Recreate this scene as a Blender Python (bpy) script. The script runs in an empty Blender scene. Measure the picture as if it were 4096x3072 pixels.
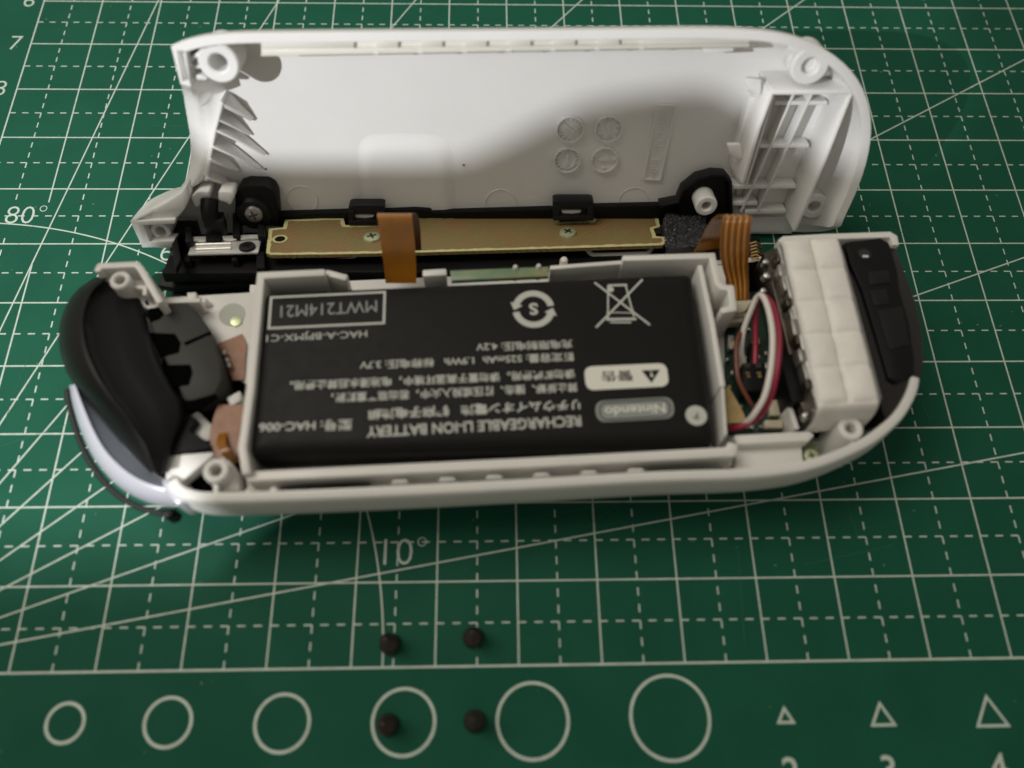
import bpy, bmesh, math, random
import numpy as np
from mathutils import Vector, Matrix, Euler
random.seed(7)
S = bpy.context.scene
COL = S.collection
# ---------------------------------------------------------------- camera (1 unit = 1 cm)
CAM = Vector((7.67, -.836, 10.09)); ROT = Euler((.4218, -.0232, -.0164), 'XYZ'); FPX = 3196.8
cd = bpy.data.cameras.new('camera'); cam = bpy.data.objects.new('camera', cd); COL.objects.link(cam)
cam.location = CAM; cam.rotation_euler = ROT
cd.sensor_width = 36; cd.lens = 36 * FPX / 4096; cd.clip_start = .05; cd.clip_end = 500
cd.dof.use_dof = True; cd.dof.focus_distance = 12.1; cd.dof.aperture_fstop = cd.lens * .1 / 2.15 / 1.0 * .1
S.camera = cam
# ---------------------------------------------------------------- room light
W = bpy.data.worlds.new('World'); S.world = W; W.use_nodes = True
bg = W.node_tree.nodes['Background']; bg.inputs[0].default_value = (1, .935, .82, 1); bg.inputs[1].default_value = .21
def lamp(name, loc, target, size, power, color, size_y=None):
    l = bpy.data.lights.new(name, 'AREA'); l.energy = power; l.color = color; l.size = size
    if size_y: l.shape = 'RECTANGLE'; l.size_y = size_y
    o = bpy.data.objects.new(name, l); COL.objects.link(o); o.location = loc
    o.rotation_euler = (Vector(target) - Vector(loc)).to_track_quat('-Z', 'Y').to_euler(); return o
LAMP = Vector((-5.3, -6.9, 15.8))
k_ = lamp('unseen_key_lamp', LAMP, (7, 6, 1), .10, 4150, (.96, .97, 1)); k_.data.shape = 'DISK'  # unseen source for the key light; its make is assumed
lamp('ceiling_lamp', (-38, 22, 85), (7, 5, 0), 50, 41000, (1, .94, .84))
S.view_settings.view_transform = 'Standard'; S.view_settings.look = 'None'; S.view_settings.exposure = .16
# ---------------------------------------------------------------- photo ray helpers (used only to survey positions)
RM = ROT.to_matrix()
def ray(px, py): return RM @ Vector(((px - 2048) / FPX, -(py - 1536) / FPX, -1))
def at(px, py, z=0.):
    d = ray(px, py); t = (z - CAM.z) / d.z; return CAM + d * t
TH = math.radians(67); BO = Vector((0, 5.65, .55)); BM = Matrix.Translation(BO) @ Matrix.Rotation(TH, 4, 'X'); BI = BM.inverted()
def bl(px, py, c=0.):       # point of the leaning back half, in its own frame, at depth c
    o = BI @ CAM; d = (BI.to_3x3() @ ray(px, py)); t = (c - o.z) / d.z; return o + d * t
def bb(px, py, b=0.):       # point on the rail plane (constant b) of the back half
    o = BI @ CAM; d = (BI.to_3x3() @ ray(px, py)); t = (b - o.y) / d.y; return o + d * t
# ---------------------------------------------------------------- materials
def mat(name, col, rough=.5, metal=0., spec=.5, sss=0., trans=0., noise=0., nscale=8., bump=0., bscale=60., coat=0., col2=None, alpha=1.):
    m = bpy.data.materials.new(name); m.use_nodes = True; nt = m.node_tree; b = nt.nodes['Principled BSDF']
    b.inputs['Roughness'].default_value = rough; b.inputs['Metallic'].default_value = metal
    b.inputs['Specular IOR Level'].default_value = spec
    if coat: b.inputs['Coat Weight'].default_value = coat; b.inputs['Coat Roughness'].default_value = .12
    if sss: b.inputs['Subsurface Weight'].default_value = sss; b.inputs['Subsurface Radius'].default_value = (.08, .07, .05); b.inputs['Subsurface Scale'].default_value = 1
    if trans: b.inputs['Transmission Weight'].default_value = trans
    tc = nt.nodes.new('ShaderNodeTexCoord')
    if noise or col2:
        n = nt.nodes.new('ShaderNodeTexNoise'); n.inputs['Scale'].default_value = nscale; n.inputs['Detail'].default_value = 5
        nt.links.new(tc.outputs['Object'], n.inputs['Vector'])
        mx = nt.nodes.new('ShaderNodeMix'); mx.data_type = 'RGBA'
        c2 = col2 or tuple(max(0, c * (1 - noise)) for c in col)
        mx.inputs[6].default_value = (*col, 1); mx.inputs[7].default_value = (*c2, 1)
        rp = nt.nodes.new('ShaderNodeMapRange'); rp.inputs[1].default_value = .35; rp.inputs[2].default_value = .7
        nt.links.new(n.outputs['Fac'], rp.inputs[0]); nt.links.new(rp.outputs[0], mx.inputs[0]); nt.links.new(mx.outputs[2], b.inputs['Base Color'])
        r2 = nt.nodes.new('ShaderNodeMapRange'); r2.inputs[3].default_value = rough * .85; r2.inputs[4].default_value = min(1, rough * 1.2)
        nt.links.new(n.outputs['Fac'], r2.inputs[0]); nt.links.new(r2.outputs[0], b.inputs['Roughness'])
    else: b.inputs['Base Color'].default_value = (*col, 1)
    if bump:
        n2 = nt.nodes.new('ShaderNodeTexNoise'); n2.inputs['Scale'].default_value = bscale; n2.inputs['Detail'].default_value = 3
        nt.links.new(tc.outputs['Object'], n2.inputs['Vector'])
        bp = nt.nodes.new('ShaderNodeBump'); bp.inputs['Strength'].default_value = bump; bp.inputs['Distance'].default_value = .01
        nt.links.new(n2.outputs['Fac'], bp.inputs['Height']); nt.links.new(bp.outputs[0], b.inputs['Normal'])
    return m
M = dict(
 mat=mat('mat_green', (.0095, .082, .048), .6, spec=.10, noise=.12, nscale=1.3, bump=.25, bscale=45),
 ink=mat('mat_ink', (.50, .57, .49), .55, noise=.18, nscale=9),
 table=mat('table_wood', (.12, .08, .05), .5, noise=.3),
 white=mat('white_plastic', (.82, .815, .79), .33, noise=.03, nscale=1.5, sss=.12, bump=.05, bscale=120),
 lipm=mat('cream_plastic', (.74, .72, .64), .4, noise=.03),
 bsteel=mat('bright_steel', (.80, .78, .74), .3, metal=.55, noise=.06, nscale=20),
 grey=mat('pale_grey_plastic', (.72, .71, .67), .42, noise=.04, nscale=2, bump=.06, bscale=90),
 tray=mat('tray_plastic', (.73, .715, .67), .38, noise=.04, nscale=2),
 black=mat('black_plastic', (.005, .005, .005), .5, spec=.2, bump=.08, bscale=80),
 black2=mat('black_satin_plastic', (.009, .009, .0095), .45, spec=.28, bump=.04, bscale=60),
 trig=mat('trigger_plastic', (.007, .007, .0075), .42, spec=.3, bump=.05, bscale=50),
 char=mat('charcoal_plastic', (.038, .038, .034), .55, spec=.3, bump=.06, bscale=60),
 batt=mat('battery_wrap', (.0095, .0095, .0088), .5, spec=.17, bump=.10, bscale=14, noise=.1),
 print=mat('label_print', (.52, .53, .48), .5),
 printg=mat('label_print_grey', (.26, .28, .26), .5),
 pill=mat('label_cream', (.74, .73, .64), .5),
 pcb=mat('tan_circuit_board', (.235, .19, .072), .42, col2=(.28, .165, .07), nscale=3, bump=.35, bscale=26),
 pcbedge=mat('board_edge', (.62, .58, .28), .5),
 green=mat('green_circuit_board', (.010, .045, .030), .3, noise=.5, nscale=14),
 mint=mat('mint_board', (.12, .22, .13), .4, col2=(.30, .30, .16), nscale=3),
 steel=mat('steel', (.50, .49, .46), .4, metal=1, noise=.1, nscale=10),
 dsteel=mat('dark_steel', (.13, .11, .09), .38, metal=1, noise=.3, nscale=6),
 brass=mat('pale_screw', (.62, .68, .42), .35, metal=.5, noise=.2, nscale=12),
 gold=mat('gold_contact', (.75, .52, .25), .3, metal=1),
 bscrew=mat('black_screw', (.03, .03, .03), .35, metal=.6),
 rscrew=mat('burnished_screw', (.085, .065, .058), .3, metal=.7, noise=.2),
 flex=mat('amber_flex', (.36, .135, .009), .26, spec=.6, coat=.6, noise=.3, nscale=3),
 flexd=mat('amber_track', (.13, .043, .006), .3, spec=.6),
 flexl=mat('track_highlight', (.50, .21, .02), .2, spec=.7, coat=.6),  # ribbon highlight put into the colour
 flexp=mat('peach_flex', (.30, .13, .06), .4, noise=.2),
 foam=mat('black_foam', (.035, .035, .037), .8, bump=.9, bscale=24),
 foamw=mat('white_foam_pad', (.80, .775, .72), .6, noise=.08, nscale=5, bump=.5, bscale=14),
 wire=mat('white_wire', (.72, .68, .62), .4), wirer=mat('crimson_wire', (.28, .012, .04), .4), wireb=mat('brown_wire', (.16, .05, .03), .4),
 cream=mat('cream_connector', (.58, .52, .38), .45), tan=mat('tan_tape', (.50, .36, .16), .5, noise=.2, nscale=6),
 silver=mat('glossy_white', (.42, .43, .47), .28, coat=.3), bluegrey=mat('blue_grey_plastic', (.34, .39, .47), .3),
 flange=mat('matt_black_plastic', (.016, .016, .016), .6, spec=.3, bump=.1, bscale=70),
 void=mat('hole_shade', (.002, .002, .002), .9, spec=.02),  # near-black colour standing in for shade inside holes and gaps
 glass=mat('dark_window', (.008, .006, .006), .15, coat=.3),
 rubber=mat('dark_rubber', (.02, .02, .02), .6),
)
nt = M['pcb'].node_tree; bp = [n for n in nt.nodes if n.type == 'BUMP'][0]; tcn = [n for n in nt.nodes if n.type == 'TEX_COORD'][0]
wv = nt.nodes.new('ShaderNodeTexWave'); wv.inputs['Scale'].default_value = 7; wv.inputs['Distortion'].default_value = 2.5; wv.bands_direction = 'DIAGONAL'; nt.links.new(tcn.outputs['Object'], wv.inputs['Vector'])
bp2 = nt.nodes.new('ShaderNodeBump'); bp2.inputs['Strength'].default_value = .6; bp2.inputs['Distance'].default_value = .012
nt.links.new(wv.outputs['Fac'], bp2.inputs['Height']); nt.links.new(bp.outputs[0], bp2.inputs['Normal']); nt.links.new(bp2.outputs[0], nt.nodes['Principled BSDF'].inputs['Normal'])
# ---------------------------------------------------------------- object helpers
ORG = {}
def root(name, label, cat, loc=(0, 0, 0), rot=None, group=None, kind=None):
    o = bpy.data.objects.new(name, None); COL.objects.link(o); o.location = loc; o.empty_display_size = .2
    if rot: o.rotation_euler = rot
    o['label'] = label
    if cat: o['category'] = cat
    if group: o['group'] = group
    if kind: o['kind'] = kind
    ORG[o] = Vector((0, 0, 0)) if rot else Vector(loc); return o
def part(name, vf, m, parent=None, bevel=0., label=None, smooth=35, kind=None, seg=2):
    v, f = vf; v = [Vector(p) for p in v]
    lo = Vector([min(p[i] for p in v) for i in range(3)]); hi = Vector([max(p[i] for p in v) for i in range(3)]); c = (lo + hi) / 2
    if parent is None: c.z = lo.z
    me = bpy.data.meshes.new(name); me.from_pydata([p - c for p in v], [], f); me.update()
    bm = bmesh.new(); bm.from_mesh(me); bmesh.ops.remove_doubles(bm, verts=bm.verts, dist=1e-5); bmesh.ops.recalc_face_normals(bm, faces=bm.faces)
    if bevel:
        ed = [e for e in bm.edges if len(e.link_faces) == 2 and e.calc_face_angle(0) > math.radians(40)]
        try: bmesh.ops.bevel(bm, geom=ed, offset=bevel, segments=seg, affect='EDGES', clamp_overlap=True, profile=.5)
        except Exception: pass
    bm.to_mesh(me); bm.free()
    me.materials.append(M[m] if isinstance(m, str) else m)
    if smooth: me.shade_smooth(); me.set_sharp_from_angle(angle=math.radians(smooth))
    o = bpy.data.objects.new(name, me); COL.objects.link(o); ORG[o] = c
    if parent: o.parent = parent; o.location = c - ORG[parent]
    else: o.location = c
    if label: o['label'] = label
    if kind: o['kind'] = kind
    return o
def join(*vfs):
    V, F = [], []
    for v, f in vfs:
        n = len(V); V += list(v); F += [tuple(i + n for i in q) for q in f]
    return V, F
UP = Vector((0, 0, 1))
def prism(pts, h, n=UP):        # polygon extruded by h against n
    pts = [Vector(p) for p in pts]; k = len(pts); n = Vector(n)
    V = pts + [p - n * h for p in pts]
    F = [tuple(range(k)), tuple(range(2 * k - 1, k - 1, -1))] + [(i, i + k, (i + 1) % k + k, (i + 1) % k) for i in range(k)]
    return V, F
def ring2(path, closed):        # inward (left-hand) normals in xy
    k = len(path); N = []
    for i in range(k):
        a = path[(i - 1) % k] if (closed or i > 0) else None; b = path[(i + 1) % k] if (closed or i < k - 1) else None; p = path[i]
        ds = []
        if a is not None: d = Vector((p[0] - a[0], p[1] - a[1])); d.normalize(); ds.append(Vector((-d.y, d.x)))
        if b is not None: d = Vector((b[0] - p[0], b[1] - p[1])); d.normalize(); ds.append(Vector((-d.y, d.x)))
        n = sum(ds, Vector((0, 0)))
        if n.length < 1e-6: n = ds[0]
        n.normalize(); m = 1 / max(.45, n.dot(ds[0])); N.append(n * m)
    return N
def sweep(path, prof, closed=False, cut=None, caps=True, ds=None):   # prof: closed list of (inward offset, z); path xy
    N = ring2(path, closed); k = len(path); m = len(prof); V = []
    for i, p in enumerate(path):
        for q, (d, z) in enumerate(prof):
            zz = z if cut is None else min(z, cut[i] - (.008 * (m - q) / m if (q < m // 2 and cut[i] < -.01) else 0))
            e = d if ds is None else d * ds[i]; V.append(Vector((p[0] + N[i].x * e, p[1] + N[i].y * e, zz)))
    F = []
    for i in range(k if closed else k - 1):
        j = (i + 1) % k
        for q in range(m): r = (q + 1) % m; F.append((i * m + q, j * m + q, j * m + r, i * m + r))
    if not closed and caps: F += [tuple(range(m)), tuple(range((k - 1) * m + m - 1, (k - 1) * m - 1, -1))]
    return V, F
def wall(path, w, h, side=0):   # upright wall whose top follows path (3D, keeps z)
    xy = [(p[0], p[1]) for p in path]; N = ring2(xy, False); V = []
    for p, n in zip(path, N):
        a = -w / 2 if side == 0 else 0; b = a + w
        for d, z in ((a, p[2]), (b, p[2]), (b, p[2] - h), (a, p[2] - h)): V.append(Vector((p[0] + n.x * d, p[1] + n.y * d, z)))
    F = []
    for i in range(len(path) - 1):
        for q in range(4): r = (q + 1) % 4; F.append((i * 4 + q, i * 4 + 4 + q, i * 4 + 4 + r, i * 4 + r))
    k = len(path) - 1; F += [(0, 1, 2, 3), (k * 4 + 3, k * 4 + 2, k * 4 + 1, k * 4)]
    return V, F
def box(c, sx, sy, sz, ex=None, ey=None, ez=None):  # centre c
    c = Vector(c); ex = Vector(ex or (1, 0, 0)); ey = Vector(ey or (0, 1, 0)); ez = Vector(ez or (0, 0, 1))
    V = [c + ex * sx / 2 * a + ey * sy / 2 * b + ez * sz / 2 * d for d in (-1, 1) for a, b in ((-1, -1), (1, -1), (1, 1), (-1, 1))]
    return V, [(0, 3, 2, 1), (4, 5, 6, 7), (0, 1, 5, 4), (1, 2, 6, 5), (2, 3, 7, 6), (3, 0, 4, 7)]
def frame(n):
    n = Vector(n).normalized(); a = Vector((1, 0, 0)) if abs(n.x) < .9 else Vector((0, 1, 0)); x = (a - n * a.dot(n)).normalized(); return x, n.cross(x), n
def lathe(c, prof, n=UP, seg=40, close=True):      # prof: (r, height along n)
    c = Vector(c); x, y, n = frame(n); V = []; m = len(prof)
    for i in range(seg):
        t = 2 * math.pi * i / seg
        for r, h in prof: V.append(c + (x * math.cos(t) + y * math.sin(t)) * r + n * h)
    F = []
    for i in range(seg):
        j = (i + 1) % seg
        for q in range(m - 1): F.append((i * m + q, j * m + q, j * m + q + 1, i * m + q + 1))
    if close:
        F.append(tuple(i * m for i in range(seg - 1, -1, -1))); F.append(tuple(i * m + m - 1 for i in range(seg)))
    return V, F
def post(c, ro, ri, h, n=UP, depth=None, seg=36):   # tube boss: top at c, height h down, hole ri
    depth = depth or h * .7; b = min(.02, (ro - ri) * .3)
    return lathe(c, [(ro, -h), (ro, -b), (ro - b, 0), (ri + b, 0), (ri, -b), (ri * .95, -depth), (.001, -depth)], n, seg)
def crom(P, k=8):
    P = [Vector(p) for p in P]; Q = [P[0] * 2 - P[1]] + P + [P[-1] * 2 - P[-2]]; out = []
    for i in range(1, len(Q) - 2):
        a, b, c, d = Q[i - 1:i + 3]
        for s in range(k):
            t = s / k; out.append(.5 * ((2 * b) + (c - a) * t + (2 * a - 5 * b + 4 * c - d) * t * t + (3 * b - a - 3 * c + d) * t ** 3))
    out.append(P[-1]); return out
def tube(P, r, seg=12, k=8, sm=True):
    P = crom(P, k) if sm else [Vector(p) for p in P]; V = []; F = []; x = None
    for i, p in enumerate(P):
        d = (P[min(i + 1, len(P) - 1)] - P[max(i - 1, 0)]).normalized()
        if x is None: x = frame(d)[0]
        x = (x - d * x.dot(d)).normalized(); y = d.cross(x)
        for s in range(seg): t = 2 * math.pi * s / seg; V.append(p + (x * math.cos(t) + y * math.sin(t)) * r)
    for i in range(len(P) - 1):
        for s in range(seg): q = (s + 1) % seg; F.append((i * seg + s, i * seg + seg + s, i * seg + seg + q, i * seg + q))
    F += [tuple(range(seg)), tuple(range(len(P) * seg - 1, (len(P) - 1) * seg - 1, -1))]
    return V, F
def strip(P, wv, t=.012, k=8, sm=True, w0=None):    # ribbon along P with width vector wv (Vector or list)
    n0 = len(P); P = crom(P, k) if sm else [Vector(p) for p in P]; V = []; F = []; n = len(P)
    wl = isinstance(wv, list)
    for i, p in enumerate(P):
        d = (P[min(i + 1, n - 1)] - P[max(i - 1, 0)]).normalized()
        if wl:
            u = i / (n - 1) * (len(wv) - 1); a = min(int(u), len(wv) - 2); w = Vector(wv[a]).lerp(Vector(wv[a + 1]), u - a)
        else: w = Vector(wv)
        nn = d.cross(w).normalized() * t / 2
        V += [p - w / 2 + nn, p + w / 2 + nn, p + w / 2 - nn, p - w / 2 - nn]
    for i in range(n - 1):
        for q in range(4): r = (q + 1) % 4; F.append((i * 4 + q, i * 4 + 4 + q, i * 4 + 4 + r, i * 4 + r))
    F += [(0, 1, 2, 3), (n * 4 - 1, n * 4 - 2, n * 4 - 3, n * 4 - 4)]
    return V, F
def loft(curves, close=False, thick=None):
    V = [Vector(p) for c in curves for p in c]; m = len(curves[0]); F = []
    for i in range(len(curves) - 1):
        for q in range(m - 1): F.append((i * m + q, i * m + q + 1, i * m + m + q + 1, i * m + m + q))
    return V, F
def resample(P, n):
    P = [Vector(p) for p in P]; L = [0]
    for a, b in zip(P, P[1:]): L.append(L[-1] + (b - a).length)
    out = []
    for i in range(n):
        s = L[-1] * i / (n - 1); j = 0
        while j < len(P) - 2 and L[j + 1] < s: j += 1
        t = (s - L[j]) / max(1e-9, L[j + 1] - L[j]); out.append(P[j].lerp(P[j + 1], t))
    return out
_tx = {}
def text(s, size, c, ex, ey, align='CENTER', wscale=1., extrude=0., bold=0.):
    cu = bpy.data.curves.new('tmp', 'FONT'); cu.body = s; cu.size = 1; cu.align_x = align; cu.align_y = 'CENTER'; cu.resolution_u = 3; cu.offset = bold; cu.extrude = extrude / max(size, 1e-6)
    o = bpy.data.objects.new('tmp', cu); COL.objects.link(o); bpy.context.view_layer.update()
    me = bpy.data.meshes.new_from_object(o.evaluated_get(bpy.context.evaluated_depsgraph_get()))
    c = Vector(c); ex = Vector(ex).normalized(); ey = Vector(ey).normalized(); ez = ex.cross(ey)
    V = [c + ex * v.co.x * size * wscale + ey * v.co.y * size + ez * v.co.z * size for v in me.vertices]; F = [tuple(p.vertices) for p in me.polygons]
    bpy.data.objects.remove(o); bpy.data.curves.remove(cu); bpy.data.meshes.remove(me); return V, F
def fit_text(s, p0, p1, hgt, ey_hint, lift, **k):   # text from p0 to p1 (reading direction) with capital height hgt
    p0 = Vector(p0); p1 = Vector(p1); ex = (p1 - p0).normalized(); n = Vector(ey_hint); ey = n.cross(ex).normalized()
    V, F = text(s, 1, (0, 0, 0), (1, 0, 0), (0, 1, 0), 'CENTER', **k)
    xs = [v.x for v in V]; ys = [v.y for v in V]; w = max(xs) - min(xs); cx = (max(xs) + min(xs)) / 2; cy = (max(ys) + min(ys)) / 2; hh = max(ys) - min(ys)
    sx = (p1 - p0).length / w; sy = hgt / hh; c = (p0 + p1) / 2 + n * lift
    return [c + ex * (v.x - cx) * sx + ey * (v.y - cy) * sy + n * v.z * sy for v in V], F
def annulus(c, ro, ri, seg=72, z=0., h=0., n=UP):
    x, y, n = frame(n); c = Vector(c); V = []
    for i in range(seg):
        t = 2 * math.pi * i / seg; d = x * math.cos(t) + y * math.sin(t); V += [c + d * ri + n * z, c + d * ro + n * z]
    return V, [(2 * i, 2 * i + 1, (2 * i + 3) % (2 * seg), (2 * i + 2) % (2 * seg)) for i in range(seg)]
def seg2(a, b, w, z):
    a = Vector((a[0], a[1], z)); b = Vector((b[0], b[1], z)); d = (b - a).normalized(); n = Vector((-d.y, d.x, 0)) * w / 2
    return [a - n, b - n, b + n, a + n], [(0, 1, 2, 3)]
def pl(pts, z): return [at(x, y, z) for x, y in pts]
def cross_screw(name, c, r, m, parent, n=UP, h=.05, rot=.3, label=None, slot=None):
    x, y, n = frame(n); c = Vector(c)
    body = lathe(c, [(r, -h), (r, -h * .25), (r * .93, h * .15), (r * .6, h * .35), (.001, h * .4)], n, 28)
    s = part(name, body, m, parent, label=label)
    a = x * math.cos(rot) + y * math.sin(rot); b = n.cross(a)
    sl = join(box(c + n * h * .42, r * 1.1, r * .22, h * .25, a, b, n), box(c + n * h * .42, r * .22, r * 1.1, h * .24, a, b, n))
    return s, sl
# ================================================================ SETTING
tb = part('table', box((8, 5, -.55), 90, 70, .5), 'table', kind='structure'); tb['kind'] = 'structure'
MT = root('cutting_mat', 'green self-healing cutting mat printed with a pale centimetre grid, under everything', 'cutting mat', (13, 8.6, -.3))
part('mat_sheet', box((13, 8.6, -.15), 30, 22, .3), 'mat', MT, bevel=.03)
Z1, Z2, Z3, Z4 = .0006, .0012, .0018, .0024
LW = .0205
g = []
for i in range(0, 27): 
    if i == 1: g += [seg2((1, 0), (1, 5.65), LW, Z1), seg2((1, 6.75), (1, 17), LW, Z1)]
    else: g.append(seg2((i, 0), (i, 17), LW if i else LW * 1.1, Z1))
part('grid_line', join(*g), 'ink', MT, smooth=0, label='pale lines running away from the viewer')
part('grid_line', join(*[seg2((0, j), (26, j), LW if j else LW * 1.3, Z2) for j in range(0, 18)]), 'ink', MT, smooth=0, label='pale lines running from side to side')
d = []
for i in range(26):
    for j in range(17 * 5):
        yy = j * .2
        if .15 < i + .5 < .9 and 6.1 < yy < 6.8: continue
        d.append(seg2((i + .5, yy), (i + .5, yy + .1), LW * .9, Z1))
part('dashed_line', join(*d), 'ink', MT, smooth=0, kind='stuff')
d = []
for j in range(17):
    for i in range(26 * 5):
        d.append(seg2((i * .2, j + .5), (i * .2 + .1, j + .5), LW * .9, Z2))
part('dashed_line', join(*d), 'ink', MT, smooth=0, kind='stuff')
for a in range(10, 90, 10):
    t = math.radians(a); c, s = math.cos(t), math.sin(t); L = min(26 / c, 17 / s)
    part('angle_line', seg2((.0, .0), (c * L, s * L), LW, Z3), 'ink', MT, smooth=0)
arc = [(6.375 * math.cos(math.radians(t)), 6.375 * math.sin(math.radians(t))) for t in np.linspace(0, 90, 90)]
part('angle_arc', join(*[seg2(arc[i], arc[i + 1], LW, Z4) for i in range(89)]), 'ink', MT, smooth=0)
for s, x, y, h in (('80°', .72, 6.50, .34), ('60°', 3.12, 5.84, .34), ('10°', 6.56, 1.36, .36), ('6', -.25, 11, .34), ('7', -.26, 10, .34), ('8', -.27, 9, .34), ('5', -.25, 12, .34)):
    V, F = text(s, h * 1.35, (x, y, Z3), (1, 0, 0), (0, 1, 0), bold=-.012); part('printed_number', (V, F), 'ink', MT, smooth=0)
for x, y, r in ((2.77, -.55, .226), (3.94, -.56, .28), (5.25, -.59, .325), (6.65, -.60, .375), (8.15, -.61, .428), (9.76, -.60, .476)):
    part('circle_template', annulus((x, y, 0), r + .004, r - .034, z=Z1), 'ink', MT, smooth=0)
for x, y, r in ((11.12, -.60, .115), (12.27, -.61, .16), (13.57, -.60, .21), (15., -.6, .26)):
    P = [Vector((x - r, y - r * .8, 0)), Vector((x + r, y - r * .8, 0)), Vector((x, y + r * .95, 0))]
    c = sum(P, Vector()) / 3; Q = [c + (p - c) * (1 - .055 / r) for p in P]
    V = [p + Vector((0, 0, Z1)) for p in P + Q]; part('triangle_template', (V, [(0, 1, 4, 3), (1, 2, 5, 4), (2, 0, 3, 5)]), 'ink', MT, smooth=0)
for s, x in (('2', at(3160, 3050).x), ('3', at(3552, 3050).x), ('4', at(3992, 3050).x)):
    part('printed_number', text(s, .42, (x, at(3400, 3030).y - .15, Z1), (1, 0, 0), (0, 1, 0), bold=.01), 'ink', MT, smooth=0)
rd = random.Random(11)
part('lint', join(*[seg2((x, y), (x + rd.uniform(-.03, .03), y + rd.uniform(-.03, .03) + .004), rd.uniform(.006, .014), .003) for x, y in [(rd.uniform(-.5, 16), rd.uniform(-1, 11)) for _ in range(150)]]), mat('lint', (.16, .22, .17), .8), MT, smooth=0, kind='stuff')
ct = []
for _ in range(26):
    x, y, a, l = rd.uniform(0, 15), rd.uniform(-1, 11), rd.uniform(0, 3.14), rd.uniform(.4, 2.2); ct.append(seg2((x, y), (x + l * math.cos(a), y + l * math.sin(a)), .006, .0032))
part('knife_cut', join(*ct), mat('knife_cut', (.02, .11, .065), .8), MT, smooth=0, kind='stuff')
# ================================================================ FOUR SCREWS
SC = None
def screw_mesh_parts(r, c):
    return
for i, (px, py, lab, tilt) in enumerate(((1562, 2578, 'small dark screw standing on its head, upper left of the four, on the arc line', 0), (1893, 2552, 'small dark screw standing on its head, upper right of the four, on a dashed line', .03),
                               (1552, 2900, 'small dark screw standing on its head inside a printed circle', -.03), (1898, 2885, 'small dark screw standing on its head in open green between two printed circles', .02))):
    p = at(px, py, 0)
    if SC is None:
        SC = root('screw', lab, 'screw', p, group='small dark screws standing on the cutting mat')
        part('head', lathe(p, [(.06, .0), (.122, .004), (.128, .03), (.125, .075), (.10, .125), (.075, .15)], UP, 32), 'rscrew', SC)
        pr = []
        for k in range(24):
            h = .15 + k * .017; pr.append(((.078 if k % 3 == 1 else .062) * (1 if k < 18 else 1 - (k - 17) * .13), h))
        part('shank', lathe(p, pr, UP, 24), 'rscrew', SC)
        scr = SC
    else:
        scr = SC.copy(); COL.objects.link(scr); scr.location = p; scr['label'] = lab; scr.rotation_euler = (0, 0, i * 1.3)
        for ch in list(SC.children): c = ch.copy(); COL.objects.link(c); c.parent = scr
# ================================================================ BACK HALF (leaning up on its rail)
BK = root('controller_back_half', 'white back half of an opened controller, inside showing, leaning up on its black rail', 'controller shell', BO, (TH, 0, 0))
OUT = [(690, 992, -.1), (570, 990, 0), (522, 886, 0), (585, 850, -.03), (665, 810, -.10), (722, 775, -.22), (754, 728, -.36), (766, 640, -.5), (760, 538, -.55), (743, 443, -.5), (731, 380, -.42), (727, 350, -.25),
       (722, 335, 0), (703, 260, 0), (684, 184, 0), (760, 152, 0), (840, 139, 0), (937, 132, 0), (1400, 127, 0), (2000, 123, 0), (2790, 114, 0), (2900, 114, 0), (2980, 117, 0), (3050, 121, 0), (3106, 128, 0), (3189, 146, 0), (3265, 175, 0),
       (3340, 219, 0), (3410, 281, 0), (3454, 350, 0), (3480, 430, 0), (3489, 506, 0), (3484, 570, 0), (3467, 652, 0), (3435, 747, 0), (3404, 815, 0), (3359, 905, 0), (3340, 925, -.2), (3182, 932, -.55), (3011, 938, -.68), (2000, 965, -.72), (900, 985, -.72)]
path = [bl(x, y, c) for x, y, c in OUT]
sub = []; cuts = []
for i in range(len(path)):
    a, b = path[i], path[(i + 1) % len(path)]; L = (b - a).length; k = max(1, int(L / .12))
    for s in range(k): q = a.lerp(b, s / k); sub.append(q); cuts.append(q.z)
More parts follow.
